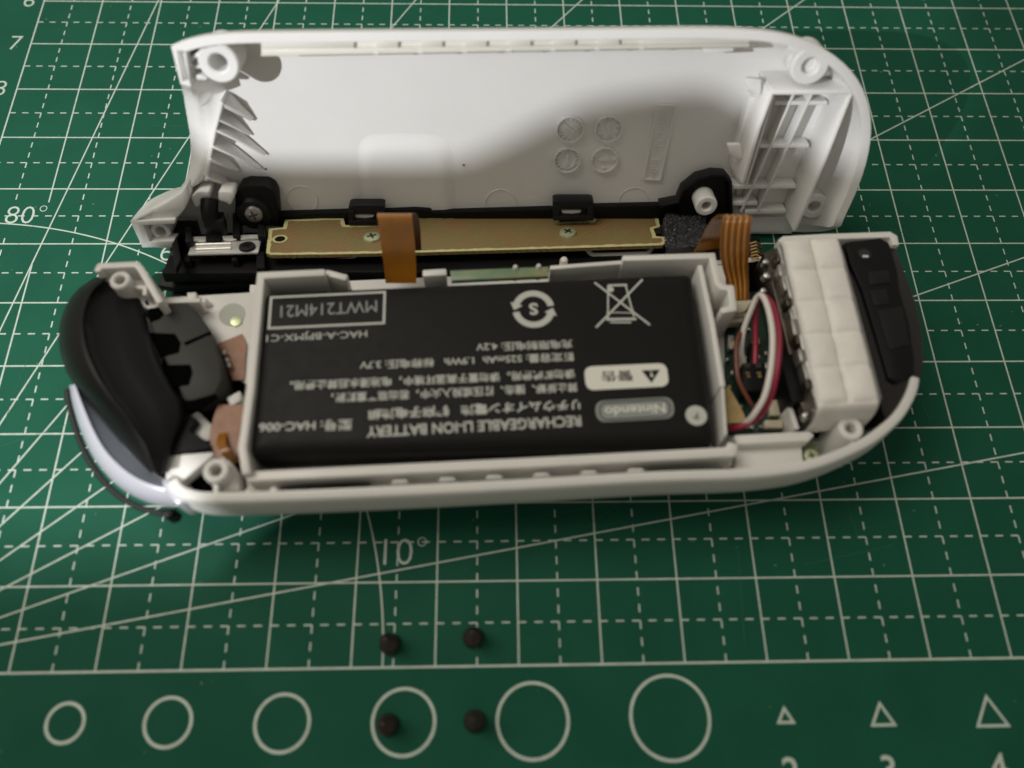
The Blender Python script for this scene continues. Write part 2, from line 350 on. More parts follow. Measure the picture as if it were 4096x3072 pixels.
# smooth the polyline a little except the sharp L corner
def smooth_poly(P, it=2, keep=()):
    P = [Vector(p) for p in P]
    for _ in range(it): P = [P[i] if i in keep else (P[i - 1] + P[i] * 2 + P[(i + 1) % len(P)]) / 4 for i in range(len(P))]
    return P
kc = [bl(684, 184), bl(722, 335), bl(731, 360, -.25), bl(570, 990), bl(522, 886)]
keep = {i for i, p in enumerate(sub) if min((p - q).length for q in kc) < .2}
sub = smooth_poly(sub, 3, keep)
cw = sum(a.x * b.y - b.x * a.y for a, b in zip(sub, sub[1:] + sub[:1]))
if cw < 0: sub = sub[::-1]; cuts = cuts[::-1]
cuts = [min(0, c) for c in cuts]
FLOOR = -.70
def shell_mesh():
    prof = [(.0, 0), (.02, -.15), (.085, -.35), (.20, -.56), (.36, -.72), (.58, -.82), (.58, -.72), (.42, -.685), (.29, -.58), (.20, -.42), (.14, -.2), (.115, 0)]
    m = len(prof); la, lb_ = bl(735, 900).x, bl(735, 770).y
    ds = [(.22 if (p.x < la and p.y < lb_) else 1.) for p in sub]
    for _ in range(3): ds = [(ds[i - 1] + 2 * ds[i] + ds[(i + 1) % len(ds)]) / 4 for i in range(len(ds))]
    V, F = sweep([(p.x, p.y) for p in sub], prof, closed=True, cut=cuts, ds=ds)
    k = len(sub); F = [f for f in F if not (f[0] % m == 5 and f[3] % m == 6)]
    from mathutils.geometry import delaunay_2d_cdt
    for q in (6, 5):
        ring = [V[i * m + q] for i in range(k)]; z = -.72 if q == 6 else -.82
        vo, eo, fo, *_ = delaunay_2d_cdt([Vector((p.x, p.y)) for p in ring], [(i, (i + 1) % k) for i in range(k)], [list(range(k))], 1, 1e-5)
        n = len(V); V += [Vector((p.x, p.y, z)) for p in vo]; F += [tuple(j + n for j in f) for f in fo]
    return V, F
SH = part('shell', shell_mesh(), 'white', BK, smooth=50)
# top lip and catches
def bpl(pts, c): return [bl(x, y, c) for x, y in pts]
N3 = Vector((0, 0, 1))
def lt(x): return 167 - .006 * (x - 1044)
def lb(x): return 226 - .0184 * (x - 1044)
def lm(x): return lt(x) * .47 + lb(x) * .53
def lpoly(x0, x1, f0, f1): return [(x0, f0(x0)), (x1, f0(x1)), (x1, f1(x1)), (x0, f1(x0))]
part('lip', prism(bpl(lpoly(1044, 2999, lt, lb), -.135), .14, N3), 'lipm', SH, bevel=.008, label='cream ledge inside the top rim')
part('lip', prism(bpl(lpoly(1044, 2999, lm, lb), -.09), .12, N3), 'lipm', SH, bevel=.012)
part('catch', prism(bpl(lpoly(1044, 1417, lt, lm), -.088), .12, N3), 'lipm', SH, bevel=.01)
for i in range(7):
    x = 1505 + 177 * i; part('catch', prism(bpl(lpoly(x, x + 89 if i < 6 else 2999, lt, lm), -.088), .12, N3), 'lipm', SH, bevel=.01)
    part('catch_tooth', prism(bpl([(x - 12, lb(x) - 8), (x + 16, lb(x) - 8), (x + 12, lb(x) + 2), (x - 8, lb(x) + 2)], -.08), .12, N3), 'white', SH, bevel=.01)
part('catch', prism(bpl([(2815, 196), (2935, 192), (2935, 208), (2815, 213)], -.25), .1, N3), 'white', SH, bevel=.01)
part('lug_ramp', prism(bpl([(530, 888), (588, 850), (665, 808), (722, 772), (746, 738), (754, 790), (740, 835), (716, 866), (690, 880), (640, 890), (560, 893)], -.05), .22, N3), 'white', SH, bevel=.03)
# corner block with pocket around the upper left post
part('corner_block', join(prism(bpl([(745, 240), (800, 205), (812, 215), (760, 250)], -.12), .3, N3), prism(bpl([(755, 268), (805, 262), (805, 274), (757, 280)], -.12), .4, N3), prism(bpl([(750, 305), (800, 300), (830, 310), (825, 322), (750, 318)], -.1), .4, N3),
     ), 'white', SH, bevel=.012)
part('rim_block', prism(bpl([(700, 196), (742, 200), (760, 320), (726, 332)], .0), .22, N3), 'white', SH, bevel=.01)
def boss(px, py, c, ro, ri, h, m='white', p=SH, name='screw_post', dep=None): return part(name, post(bl(px, py, c), ro, ri, h, N3, dep), m, p)
boss(873, 253, -.08, .245, .11, .42, dep=.4)
boss(3242, 266, -.10, .235, .10, .35, dep=.3)
boss(3258, 828, -.35, .20, .085, .5, dep=.3)
boss(640, 928, -.12, .14, .075, .5, dep=.3)
part('post_collar', prism(bpl([(3148, 270), (3160, 225), (3205, 205), (3300, 245), (3325, 300), (3290, 312), (3165, 312)], -.2), .2, N3), 'white', SH, bevel=.03)
# lug pocket frame lower left
part('lug', join(prism(bpl([(528, 884), (700, 878), (700, 896), (575, 903), (600, 968), (700, 962), (700, 990), (575, 990)], -.0), .2, N3)), 'white', SH, bevel=.012)
# six rib blades on a spine
sp = [bl(886, 408, -.34), bl(858, 520, -.35), bl(842, 600, -.37), bl(823, 725, -.40)]
part('rib_spine', wall(sp, .045, .4), 'white', SH, bevel=.008)
for (x0, y0), (x1, y1), w in (((888, 420), (1008, 481), .06), ((872, 480), (998, 541), .035), ((866, 524), (1060, 620), .035), ((850, 588), (1040, 677), .035), ((838, 640), (950, 688), .05), ((826, 715), (932, 753), .035)):
    a = bl(x0, y0, -.35); b = bl(x0 * .55 + x1 * .45, y0 * .57 + y1 * .43, -.48); e = bl(x1, y1, FLOOR + .05)
    n = Vector((-(e - a).y, (e - a).x, 0)).normalized() * w / 2
    V = [];
    for p in (a, b, e): V += [p - n, p + n, Vector((p.x, p.y, FLOOR)) + n, Vector((p.x, p.y, FLOOR)) - n]
    F = [(0, 4, 5, 1), (1, 5, 6, 2), (3, 7, 4, 0), (4, 8, 9, 5), (5, 9, 10, 6), (7, 11, 8, 4), (8, 11, 10, 9), (0, 1, 2, 3)]
    part('rib', (V, F), 'white', SH, bevel=.008)
# raised pad (battery bulge)
def pad(x0, y0, x1, y1, h, p, m='white', name='raised_pad', n=30, pw=5):
    a = bl(x0, y0, FLOOR); b = bl(x1, y1, FLOOR); V = []
    for j in range(n + 1):
        for i in range(n + 1):
            u, v = i / n, j / n; q = (abs(2 * u - 1) ** pw + abs(2 * v - 1) ** pw) ** (1 / pw); f = min(1, max(0, (1 - q) / .32)); f = f * f * (3 - 2 * f)
            V.append(Vector((a.x + (b.x - a.x) * u, a.y + (b.y - a.y) * v, FLOOR - .024 + (h + .024) * f)))
    return part(name, (V, [(j * (n + 1) + i, j * (n + 1) + i + 1, (j + 1) * (n + 1) + i + 1, (j + 1) * (n + 1) + i) for j in range(n) for i in range(n)]), m, p, smooth=80)
pad(1400, 520, 1840, 1000, .02, SH)
# motor bay: open box with a ribbed floor
RZ = -.06; FZ = -.68
def lowwall(pts, w, bot): return wall(pts, w, pts[0].z - bot)
bay = join(lowwall([bl(3089, 372, RZ), bl(3405, 372, RZ)], .05, FLOOR),
           lowwall([bl(3089, 372, RZ), bl(3035, 516, RZ), bl(2971, 735, RZ)], .05, FLOOR),
           lowwall([bl(3405, 372, RZ), bl(3300, 640, RZ), bl(3179, 925, RZ)], .05, FLOOR))
part('motor_bay', bay, 'white', SH, bevel=.01, label='open rectangular bay with thin walls at the right end')
fl = [bl(3095, 385, FZ), bl(3330, 385, FZ), bl(3155, 850, FZ), bl(3140, 925, FZ), bl(2985, 925, FZ), bl(2935, 850, FZ), bl(2960, 720, FZ)]
part('bay_floor', prism(bpl([(3085, 350), (3345, 350), (3165, 935), (2925, 935), (2950, 735)], FZ), .15, N3), 'white', SH)
for y, x0, x1 in ((413, 3098, 3310), (584, 3040, 3236), (748, 2930, 3185), (815, 2920, 3030), (848, 2980, 3145)):
    part('bay_rib', prism(bpl([(x0, y - 7), (x1, y - 9), (x1, y + 7), (x0, y + 9)], FZ + .21), .22, N3), 'white', SH, bevel=.008)
for a, b in (((3178, 372), (2965, 850)), ((3250, 372), (3030, 850)), ((3095, 385), (2985, 745))):
    p, q = bl(*a, FZ + .22), bl(*b, FZ + .22); part('bay_rib', wall([p, q], .034, .23), 'white', SH, bevel=.008)
part('bay_sill', prism(bpl([(2975, 872), (3150, 866), (3196, 927), (2975, 931)], -.585), .13, N3), 'white', SH, bevel=.01)
for pts in ([(2978, 320), (2990, 312), (3046, 318), (3045, 375), (3030, 382), (2988, 352)], [(2908, 578), (2962, 577), (2980, 640), (2965, 640), (2918, 615)]):
    part('bay_tab', prism(bpl(pts, -.28), .07, N3), 'white', SH, bevel=.015)
part('bay_flange', prism(bpl([(3000, 385), (3040, 390), (2975, 735), (2949, 728), (2926, 672), (2950, 580)], -.5), .3, N3), 'white', SH, bevel=.012)
# mould marks
def bring(px, py, r, w=.026, h=.06, name='date_stamp', n=48):
    c = bl(px, py, FLOOR); c.z = FLOOR - .022; x = []
    return lathe(c, [(r - w, 0), (r - w * .8, h), (r - w * .2, h), (r, 0)], N3, n, close=False)
for px, py, s, rot in ((2280, 516, '12 1 2 3 4 5 6 7 8 9 10 11', -.9), (2433, 514, '0 1 2 3 4 5 6 7 8 9', -.15), (2268, 639, '17 18 19 20 21 22 23 24', 0.), (2417, 638, '1 2 3 4', 1.57)):
    c = bl(px, py, FLOOR); c.z = FLOOR - .020; r = .195; L = [bring(px, py, r)]
    w = s.split()
    for i, t in enumerate(w):
        a = 2 * math.pi * i / len(w) + rot; d_ = Vector((math.sin(a), math.cos(a), 0)); L.append(text(t, .10 if len(w) < 11 else .075, c + d_ * (r * .74), Vector((d_.y, -d_.x, 0)), d_, extrude=.034, bold=.02))
    a = Vector((math.sin(rot), math.cos(rot), 0)); L.append(box(c, .03, .16, .075, Vector((a.y, -a.x, 0)), a)); e = c + a * .075
    L.append(prism([e + a * .03 + N3 * .037, e - Vector((a.y, -a.x, 0)) * .03 + N3 * .037, e + Vector((a.y, -a.x, 0)) * .03 + N3 * .037], .04, N3))
    part('date_stamp', join(*L), 'white', SH, smooth=0)
A_, B_, C_, D_ = [Vector((p.x, p.y, FLOOR - .018)) for p in bpl([(2575, 716), (2641, 718), (2703, 420), (2628, 418)], FLOOR)]
L = [wall([p + N3 * .035 for p in (A_, B_, C_, D_, A_)], .02, .05)]
e0 = A_.lerp(B_, .5).lerp(D_.lerp(C_, .5), .03); e1 = A_.lerp(B_, .5).lerp(D_.lerp(C_, .5), .97)
L.append(fit_text('nIF-4  >PC+ABS<', e0, e1, .115, N3, .01, extrude=.03, bold=.01))
part('material_stamp', join(*L), 'white', SH, smooth=0)
for px, py, r in ((2002, 816, .23), (2534, 806, .22), (1210, 800, .22)):
    part('ejector_mark', bring(px, py, r, .012, .012, 'ejector_mark'), 'white', SH)
cm = []
for a, b in (((1834, 808), (1892, 808)), ((1828, 818), (1828, 850)), ((2096, 804), (2154, 804)), ((2166, 812), (2166, 845))):
    p, q = bl(*a, FLOOR), bl(*b, FLOOR); p.z = q.z = FLOOR - .018; cm.append(wall([p, q], .012, .008))
part('corner_mark', join(*cm), 'white', SH, smooth=0, kind='stuff')
for x, y in ((1063, 676), (3362, 550), (1855, 660)): part('dust_speck', box(bl(x, y, FLOOR - .015), .025, .02, .02), 'rubber', SH)
# hinge collars at lower left (white half rings around black pin)
for pts in ([(760, 790), (790, 768), (836, 765), (836, 800), (833, 809), (811, 816), (796, 826), (784, 836)], [(872, 765), (925, 768), (938, 785), (930, 806), (920, 824), (905, 812), (872, 804)]):
    part('hinge_collar', prism(bpl(pts, -.28), .3, N3), 'white', SH, bevel=.03)
# ---- black rail (its plane is perpendicular to the shell floor)
def bbl(pts, b): return [bb(x, y, b) for x, y in pts]
NB = Vector((0, 1, 0))
RL = part('rail', prism([Vector((a, -.17, c)) for a, c in ((3.15, -.50), (10.2, -.50), (11.1, -.3), (11.2, .45), (3.17, .5), (3.15, -.3))], .16, NB), 'black', BK, bevel=.02)
part('rail_lining', prism(bpl([(1090, 845), (1110, 858), (1380, 850), (1660, 838), (1720, 842), (1730, 852), (2215, 838), (2380, 828), (2640, 822), (2720, 800), (2740, 830), (2740, 900), (1090, 905)], -.60), .12, N3), 'black', RL, bevel=.01)
part('bracket', prism(bpl([(938, 905), (940, 780), (955, 752), (985, 742), (1060, 744), (1090, 760), (1104, 790), (1110, 860), (1110, 905)], -.44), .3, N3), 'black', RL, bevel=.03, label='rounded black bracket holding the left screw')
part('bracket_dome', lathe(bl(1013, 862, -.38), [(.28, -.25), (.27, -.1), (.22, 0), (.001, .01)], N3), 'black2', RL)
s_, sl_ = cross_screw('screw', bl(1014, 860, -.33), .125, 'steel', RL, N3, .04); part('cross_slot', sl_, 'dsteel', s_)
bk2 = [(2715, 905), (2715, 800), (2735, 762), (2790, 718), (2850, 702), (2900, 705), (2922, 730), (2928, 800), (2920, 900)]
part('bracket', prism(bpl(bk2, -.50), .25, N3), 'black', RL, bevel=.02, label='black bracket with bevelled rim around a white post')
part('bracket_rim', wall([p for p in bpl([(2640, 826), (2715, 812), (2735, 762), (2790, 718), (2850, 702), (2900, 705), (2922, 730), (2926, 860)], -.42)], .045, .2), 'black2', RL, bevel=.012)
boss(2826, 826, -.22, .155, .062, .35, dep=.25)
for x0, x1, y in ((1394, 1537, 822), (2213, 2375, 804)):
    H = part('clip_housing', join(prism(bpl([(x0, y + 4), (x0 + 15, y), (x1 - 15, y), (x1, y + 4), (x1, y + 34), (x0, y + 34)], -.42), .2, N3), prism(bpl([(x0, y + 62), (x1, y + 60), (x1, y + 78), (x0, y + 80)], -.38), .2, N3),
        prism(bpl([(x0, y + 20), (x0 + 26, y + 20), (x0 + 26, y + 78), (x0, y + 78)], -.40), .2, N3), prism(bpl([(x1 - 26, y + 20), (x1, y + 20), (x1, y + 78), (x1 - 26, y + 78)], -.40), .2, N3)), 'black2', RL, bevel=.012)
    xc = (x0 + x1) / 2 - 4
    part('clip_tongue', prism(bpl([(xc - 45, y + 38), (xc + 35, y + 38), (xc + 30, y + 48), (xc + 5, y + 50), (xc, y + 55), (xc - 8, y + 50), (xc - 40, y + 50)], -.45), .06, N3), 'white', H, bevel=.006)
# left mechanism blocks, frame of the lock slider
bz = []
part('slider_frame', join(wall(bbl([(690, 990), (705, 1090), (655, 1100), (640, 1140)], .02)[:2], .1, .25)), 'black2', RL, bevel=.01)
E = Vector
def bbox(x0, y0, x1, y1, b, h): return prism(bbl([(x0, y0), (x1, y0), (x1, y1), (x0, y1)], b), h, NB)
mech = [((708, 880, 790, 930), .05), ((812, 845, 895, 885), .30), ((822, 925, 884, 962), .09), ((740, 905, 765, 965), .12), ((930, 850, 960, 945), .10), ((1030, 895, 1060, 945), .10), ((1025, 1005, 1058, 1070), -.02), ((732, 1015, 762, 1042), -.05), ((925, 1020, 950, 1040), -.05), ((700, 940, 715, 1010), .0)]
for (x0, y0, x1, y1), b in mech: part('lock_block', bbox(x0, y0, x1, y1, b, .22), 'black2' if b > .1 else 'black', RL, bevel=.015)
part('hinge_pin', tube([bl(838, 800, -.3), bl(838, 840, -.2), bl(845, 880, -.15)], .12), 'black', RL)
# black frame lower-left flange (rail edge)
fr = pl([(640, 1148), (630, 1130), (660, 1075), (672, 1062), (690, 1005), (710, 940), (722, 940), (702, 1060), (1045, 1050), (1080, 1060), (1080, 1140), (880, 1140), (680, 1148)], .22)
part('rail_edge', prism(fr, .2), 'black', RL and None, bevel=.02) if False else None
def wpart(name, vf, m, parent, **k):    # world-space geometry hung under the back half
    V, F = vf; return part(name, ([BI @ Vector(p) for p in V], F), m, parent, **k)
wpart('rail_flange', prism(pl([(628, 1140), (640, 1105), (668, 1082), (690, 1062), (1085, 1052), (2980, 1000), (2980, 1060), (1085, 1130), (880, 1140), (690, 1150)], .30), .14), 'flange', RL, bevel=.02, label='matt black flange along the mat')
wpart('rail_flange', prism(pl([(684, 1088), (895, 1080), (885, 1136), (690, 1145)], .312), .05), 'black', RL, bevel=.012)
wpart('rail_foot', prism(pl([(690, 1160), (1000, 1150), (3000, 1060), (3000, 1110), (1000, 1210), (690, 1200)], .12), .11), 'black', RL, bevel=.02)
wpart('slider_frame', wall(pl([(718, 880), (700, 950), (690, 1010), (672, 1070)], .42), .09, .35), 'black2', RL, bevel=.015)
# metal clip
mp = [(751, 1016), (762, 978), (771, 972), (1046, 958), (1036, 1010)]
MC = part('latch_plate', prism(bbl([(751, 1017), (770, 968), (1046, 950), (1032, 1010)], .02), .03, NB), 'bsteel', RL, bevel=.006, label='bright steel latch plate with pressed ridges')
part('plate_flange', prism(bbl([(770, 946), (832, 944), (834, 958), (772, 962)], .06), .03, NB), 'bsteel', MC, bevel=.008)
part('plate_flange', prism(bbl([(888, 943), (1040, 936), (1042, 949), (892, 958)], .06), .03, NB), 'bsteel', MC, bevel=.008)
for y in (980, 999): part('pressed_ridge', tube([bb(785, y, .025), bb(924, y - 5, .025)], .028, sm=False), 'bsteel', MC)
s_, sl_ = cross_screw('screw', bb(988, 984, .05), .115, 'bscrew', RL, NB, .05, .5, label='black cross-head screw'); part('cross_slot', sl_, 'black', s_)
sp_ = [bb(862, 1048, .0) + Vector((.07 * math.cos(t), .0, .07 * math.sin(t))) + Vector((0, -.12 + t * .011, 0)) for t in np.linspace(0, 6.28 * 4, 60)]
wc = at(862, 1046, .36)
wpart('spring', tube([wc + Vector((.075 * math.cos(t), .02 * t - .25, .075 * math.sin(t))) for t in np.linspace(0, 6.28 * 3, 54)], .014, 6, sm=False), 'steel', RL)
# tan circuit board
PB = .02
pts = [(1066, 1013), (1076, 915), (1133, 911), (1142, 880), (1373, 873), (1380, 902), (1509, 900), (1522, 874), (1661, 870), (2218, 861), (2240, 889), (2372, 883), (2382, 854), (2597, 848), (2603, 860), (2629, 861), (2639, 908), (2613, 915), (2623, 946), (2661, 949), (2664, 968), (2650, 981),
       (2300, 992), (1680, 1010), (1300, 1018), (1085, 1020)]
bp_ = bbl(pts, PB)
CB = part('circuit_board', prism(bp_, .05, NB), 'pcb', RL, smooth=20, label='long tan circuit board with pale ragged edges')
cen = sum(bp_, Vector()) / len(bp_)
# pale edge band, slightly ragged: an inset ribbon round the outline
rag = []
for i in range(len(bp_)):
    a, b = bp_[i], bp_[(i + 1) % len(bp_)]; k = max(1, int((b - a).length / .05))
    for s in range(k): rag.append(a.lerp(b, s / k))
xz = [(p.x, -p.z) for p in rag]; ar = sum(a[0] * b[1] - b[0] * a[1] for a, b in zip(xz, xz[1:] + xz[:1]))
if ar < 0: xz = xz[::-1]
Nn = ring2(xz, True); V = []; F = []; k = len(xz)
for i, ((x, z), n) in enumerate(zip(xz, Nn)):
    w = .040 + .02 * random.random(); o = .006 * random.random()
    V += [Vector((x - n.x * o, PB + .004, -(z - n.y * o))), Vector((x + n.x * w, PB + .004, -(z + n.y * w)))]
F = [(2 * i, 2 * i + 1, (2 * i + 3) % (2 * k), (2 * i + 2) % (2 * k)) for i in range(k)]
part('board_edge', (V, F), 'pcbedge', CB, smooth=0)
c = bb(1120, 956, PB + .006); part('board_hole', lathe(c, [(.075, 0), (.001, 0.001)], NB, 28), 'black', CB); part('hole_ring', annulus(c, .105, .073, z=.002, n=NB), 'pcbedge', CB, smooth=0)
for x, y, r in ((1487, 946, .4), (2271, 927, .9)):
    s_, sl_ = cross_screw('screw', bb(x, y, PB + .03), .12, 'brass', CB, NB, .035, r); part('cross_slot', sl_, 'dsteel', s_)
# white slotted loops below the board
for x0, x1, y0, y1 in ((1160, 1430, 1015, 1046), (2345, 2610, 992, 1020)):
    wpart('rail_button', tube(pl([(x0, y0), (x0 + 20, y1 - 4), (x0 + 45, y1), (x1 - 45, y1 - 6), (x1 - 18, y1 - 10), (x1, y0 - 4)], .42), .035), 'tray', RL, label='pale rounded side button showing under the board')
for x0, x1, y in ((1900, 1960, 1040), (2010, 2070, 1036), (2090, 2260, 1020), (1480, 1530, 1060)):
    wpart('rail_block', prism(pl([(x0, y), (x1, y - 2), (x1, y + 26), (x0, y + 28)], .40), .2), 'char', RL, bevel=.01)
# foam block
fb = bbl([(2652, 868), (2700, 848), (2815, 852), (2832, 905), (2828, 985), (2680, 992), (2668, 930)], .12)
FM = part('foam_block', prism(fb, .28, NB), 'foam', RL, bevel=.03, label='coarse black foam block')
fs = []
for i in range(900):
    u, v = random.random(), random.random(); p = bb(2660 + 165 * u, 856 + 132 * v, .125); r = .006 + .012 * random.random()
    x, y, n = Vector((1, 0, 0)), Vector((0, 0, 1)), NB; h = random.uniform(.0, .03)
    q = [p + NB * (h + r), p + x * r, p - x * r, p + y * r, p - y * r, p - NB * r]; b = len(fs) * 6
    fs.append((q, [(0, 1, 3), (0, 3, 2), (0, 2, 4), (0, 4, 1), (5, 3, 1), (5, 2, 3), (5, 4, 2), (5, 1, 4)]))
part('foam_grain', join(*fs[::2]), 'foam', FM, smooth=0, kind='stuff'); part('foam_grain', join(*fs[1::2]), mat('foam_grain_pale', (.085, .085, .09), .6), FM, smooth=0, kind='stuff')
gl = mat('foam_sparkle', (.24, .245, .26), .25)
part('foam_glint', join(*[box(bb(2660 + 160 * random.random(), 860 + 125 * random.random(), .155), .006 + .014 * random.random(), .01, .006 + .012 * random.random()) for _ in range(34)]), gl, FM, smooth=0, kind='stuff')
# gold spring contacts
for i in range(9):
    y = 972 + i * 12.5; x = 3000 + i * 1 + (2 if i % 2 else 0)
    wpart('gold_contact', tube(pl([(x - 2, y + 3), (x + 22, y - 4)], .66) + [at(x + 46, y + 10, .5)], .014, 6, sm=False), 'gold', RL)
wpart('contact_block', prism(pl([(2960, 950), (3040, 950), (3060, 1085), (2970, 1090)], .5), .42), 'black', RL, bevel=.01)
wpart('contact_block', prism(pl([(2992, 1082), (3036, 1082), (3040, 1115), (2990, 1118)], .66), .5), 'tray', RL, bevel=.012, label='pale stop beside the contacts')
wpart('contact_post', lathe(at(2256, 1040, .95), [(.055, -.5), (.055, -.02), (.04, .02), (.001, .03)]), 'tray', RL)
# ================================================================ FRONT HALF
ZR = 1.45
FH = root('controller_front_half', 'pale grey front half of the opened controller with its inner tray, lying face down', 'controller shell', (7.3, 3.2, 0))
npath = [(3681, 1515), (3672, 1560), (3650, 1612), (3615, 1668), (3560, 1722), (3500, 1768), (3430, 1806), (3340, 1845), (3250, 1874), (3159, 1892), (2974, 1911), (2603, 1924), (2048, 1957), (1500, 1985), (1100, 2002), (860, 2008), (760, 2000), (700, 1975), (668, 1935)]
P = crom(pl(npath, ZR), 5)
xy = [(p.x, p.y) for p in P]
# inward is toward +Y: path runs right->left so left-hand normal points to -Y; reverse it
xy = xy[::-1]
prof = [(0, ZR - .02), (-.015, ZR - .12), (-.03, ZR - .35), (-.01, ZR - .55), (.06, ZR - .70), (.2, ZR - .80), (.42, ZR - .84), (.42, ZR - .76), (.25, ZR - .7), (.16, ZR - .55), (.125, ZR - .3), (.11, ZR - .0), (.02, ZR)]
FS = part('shell', sweep(xy, prof), 'grey', FH, smooth=50)
# face plate
fp = [(p[0], p[1]) for p in xy]
pts = [at(400, 1150, .9), at(330, 1400, .9), at(400, 1700, .8), at(560, 1880, .7)] + [Vector((x, y + .2, .66)) for x, y in xy[::6]] + [at(3640, 1500, .7), at(3640, 1200, .7), at(3560, 980, .7), at(3100, 1010, .7), at(1000, 1190, .7)]
pts = [Vector((p.x, p.y, .62)) for p in pts]
part('face_plate', prism(pts, .08), 'grey', FS)
part('inner_floor', prism([Vector((p.x, p.y, .68)) for p in pl([(720, 1700), (1000, 1200), (3120, 1040), (3600, 1050), (3600, 1500), (3400, 1700), (3150, 1790), (900, 1900)], .68)], .05), 'void', FS)  # floor coloured near-black for the shade seen through the gaps
# thumb stick and buttons underneath, resting on the mat
ts = at(2200, 1500, .5)
TS = part('thumb_stick', lathe((8.6, 3.3, 0), [(.25, .56), (.28, .3), (.62, .26), (.72, .16), (.7, .03), (.6, 0), (.001, .02)][::-1]), 'rubber', FH)
for dx, dy in ((0, .55), (.55, 0), (0, -.55), (-.55, 0)):
    part('face_button', lathe((5.2 + dx, 3.2 + dy, .0), [(.001, .02), (.2, .02), (.24, .06), (.26, .56)], seg=24), 'white', FH)
# rim teeth on the inner near edge
for i, x in enumerate(range(1560, 2560, 189)):
    y = 1932 - (x - 1560) * .048
    part('rim_tooth', prism(pl([(x, y), (x + 78, y - 3), (x + 64, y - 16), (x + 14, y - 14)], ZR - .03), .2), 'grey', FS, bevel=.02)
# far-right rim
part('end_rim', wall(pl([(3122, 968), (3140, 955), (3300, 946), (3560, 937), (3578, 948), (3584, 980)], ZR + .03), .09, .8), 'tray', FS, bevel=.03)
# ---- tray around the battery
ZT = 1.52
TR = part('battery_tray', prism(pl([(1000, 1140), (2900, 1060), (2930, 1800), (960, 1900)], .80), .06), 'tray', FH)
def tw(pts, w=.09, h=.7, z=ZT, m='tray', name='tray_wall', bev=.02): return part(name, wall(pl(pts, z), w, h), m, TR, bevel=bev)
tw([(1300, 1088), (1042, 1100), (1000, 1560), (968, 1790), (985, 1895)], .10)
tw([(1300, 1088), (1388, 1110)], .09, .6, 1.42)
tw([(1690, 1092), (1786, 1086)], .10, .5, 1.42)
tw([(2490, 1032), (2850, 1020), (2872, 1130), (2890, 1148), (2925, 1150), (2935, 1232), (2885, 1242)], .085)
part('tray_wall', wall(pl([(2490, 1048), (2300, 1062), (2200, 1070)], 1.40), .06, .5), 'tray', TR, bevel=.015)
tw([(2800, 1058), (2850, 1290), (2892, 1545)], .07, .6, 1.50)
tw([(2892, 1545), (2898, 1640), (2905, 1740)], .03, .6, 1.50)
tw([(985, 1905), (1400, 1884), (2100, 1850), (2925, 1806), (2935, 1770)], .13, .45, 1.42, bev=.03)
part('tray_shelf', prism(pl([(980, 1895), (2930, 1800), (2930, 1862), (990, 1965)], 1.12), .35), 'tray', TR, bevel=.02)
for x, y, w in ((1080, 1958, 28), (980, 1965, 22)): part('tray_tab', prism(pl([(x, y - 10), (x + w, y - 12), (x + w, y + 22), (x, y + 24)], 1.42), .3), 'grey', TR, bevel=.015)
for x0, x1, y in ((1120, 1480, 1950), (2580, 2890, 1882)):
    part('slot', prism(pl([(x0, y), (x1, y - .045 * (x1 - x0)), (x1, y + 22 - .045 * (x1 - x0)), (x0, y + 24)], 1.30), .1), 'void', TR)  # solid dark block, the shade of an opening put into its colour
# mint daughter board along the far wall
part('daughter_board', prism(pl([(1800, 1082), (2195, 1066), (2195, 1104), (1806, 1122)], 1.46), .08), 'mint', TR, bevel=.01)
for x, y in ((2062, 1066), (2155, 1062)): part('board_post', lathe(at(x, y, 1.50), [(.034, -.3), (.034, -.02), (.02, .01), (.001, .015)]), 'tray', TR)
# left plate (lower level) with round well
plate = pl([(632, 1190), (1030, 1166), (1010, 1560), (830, 1400), (760, 1230), (680, 1215)], 1.0)
LP = part('left_plate', prism(plate, .15), 'tray', FH, bevel=.02)
part('plate_step', wall(pl([(650, 1205), (780, 1198), (800, 1200)], 1.08), .07, .3), 'tray', LP, bevel=.02)
part('plate_post', lathe(at(818, 1205, 1.1), [(.05, -.3), (.05, -.02), (.02, .02), (.001, .025)]), 'tray', LP)
part('plate_tab', prism(pl([(748, 1170), (784, 1168), (784, 1195), (748, 1196)], 1.12), .2), 'tray', LP, bevel=.01)
wl = at(928, 1258, 1.004)
part('screw_well', lathe(wl, [(.163, .0), (.163, .004), (.001, .0041)], UP, 40), mat('well_shade', (.40, .42, .36), .5), LP)
s_, sl_ = cross_screw('screw', at(944, 1284, 1.02), .075, 'brass', LP, UP, .02)
# amber flex pieces left
part('flex_tab', prism(pl([(862, 1378), (968, 1335), (986, 1375), (975, 1520), (930, 1520), (900, 1450)], 1.03), .02), 'flexp', LP)
part('flex_tab', strip(pl([(930, 1620), (905, 1700), (900, 1760), (925, 1830)], 1.2), Vector((.34, .0, 0)), .02), 'flexp', LP)
part('flex_curl', strip([at(905, 1700, 1.1), at(885, 1770, 1.3), at(905, 1810, 1.35), at(935, 1850, 1.15)], Vector((.1, .02, .0)), .02), 'flex', LP)
for x, y in ((893, 1410), (905, 1440), (912, 1460)): part('solder_joint', lathe(at(x, y, 1.12), [(.04, -.1), (.035, .0), (.001, .03)], seg=12), 'steel', LP)
part('support_block', prism(pl([(735, 1672), (790, 1642), (850, 1700), (850, 1760), (790, 1770)], 1.1), .3), 'grey', LP, bevel=.03)
part('support_block', prism(pl([(905, 1590), (960, 1560), (965, 1600), (920, 1630)], 1.15), .2), 'grey', LP, bevel=.02)
part('green_pad', prism(pl([(820, 1750), (885, 1740), (890, 1800), (850, 1805)], 1.05), .1), 'green', LP, bevel=.02)
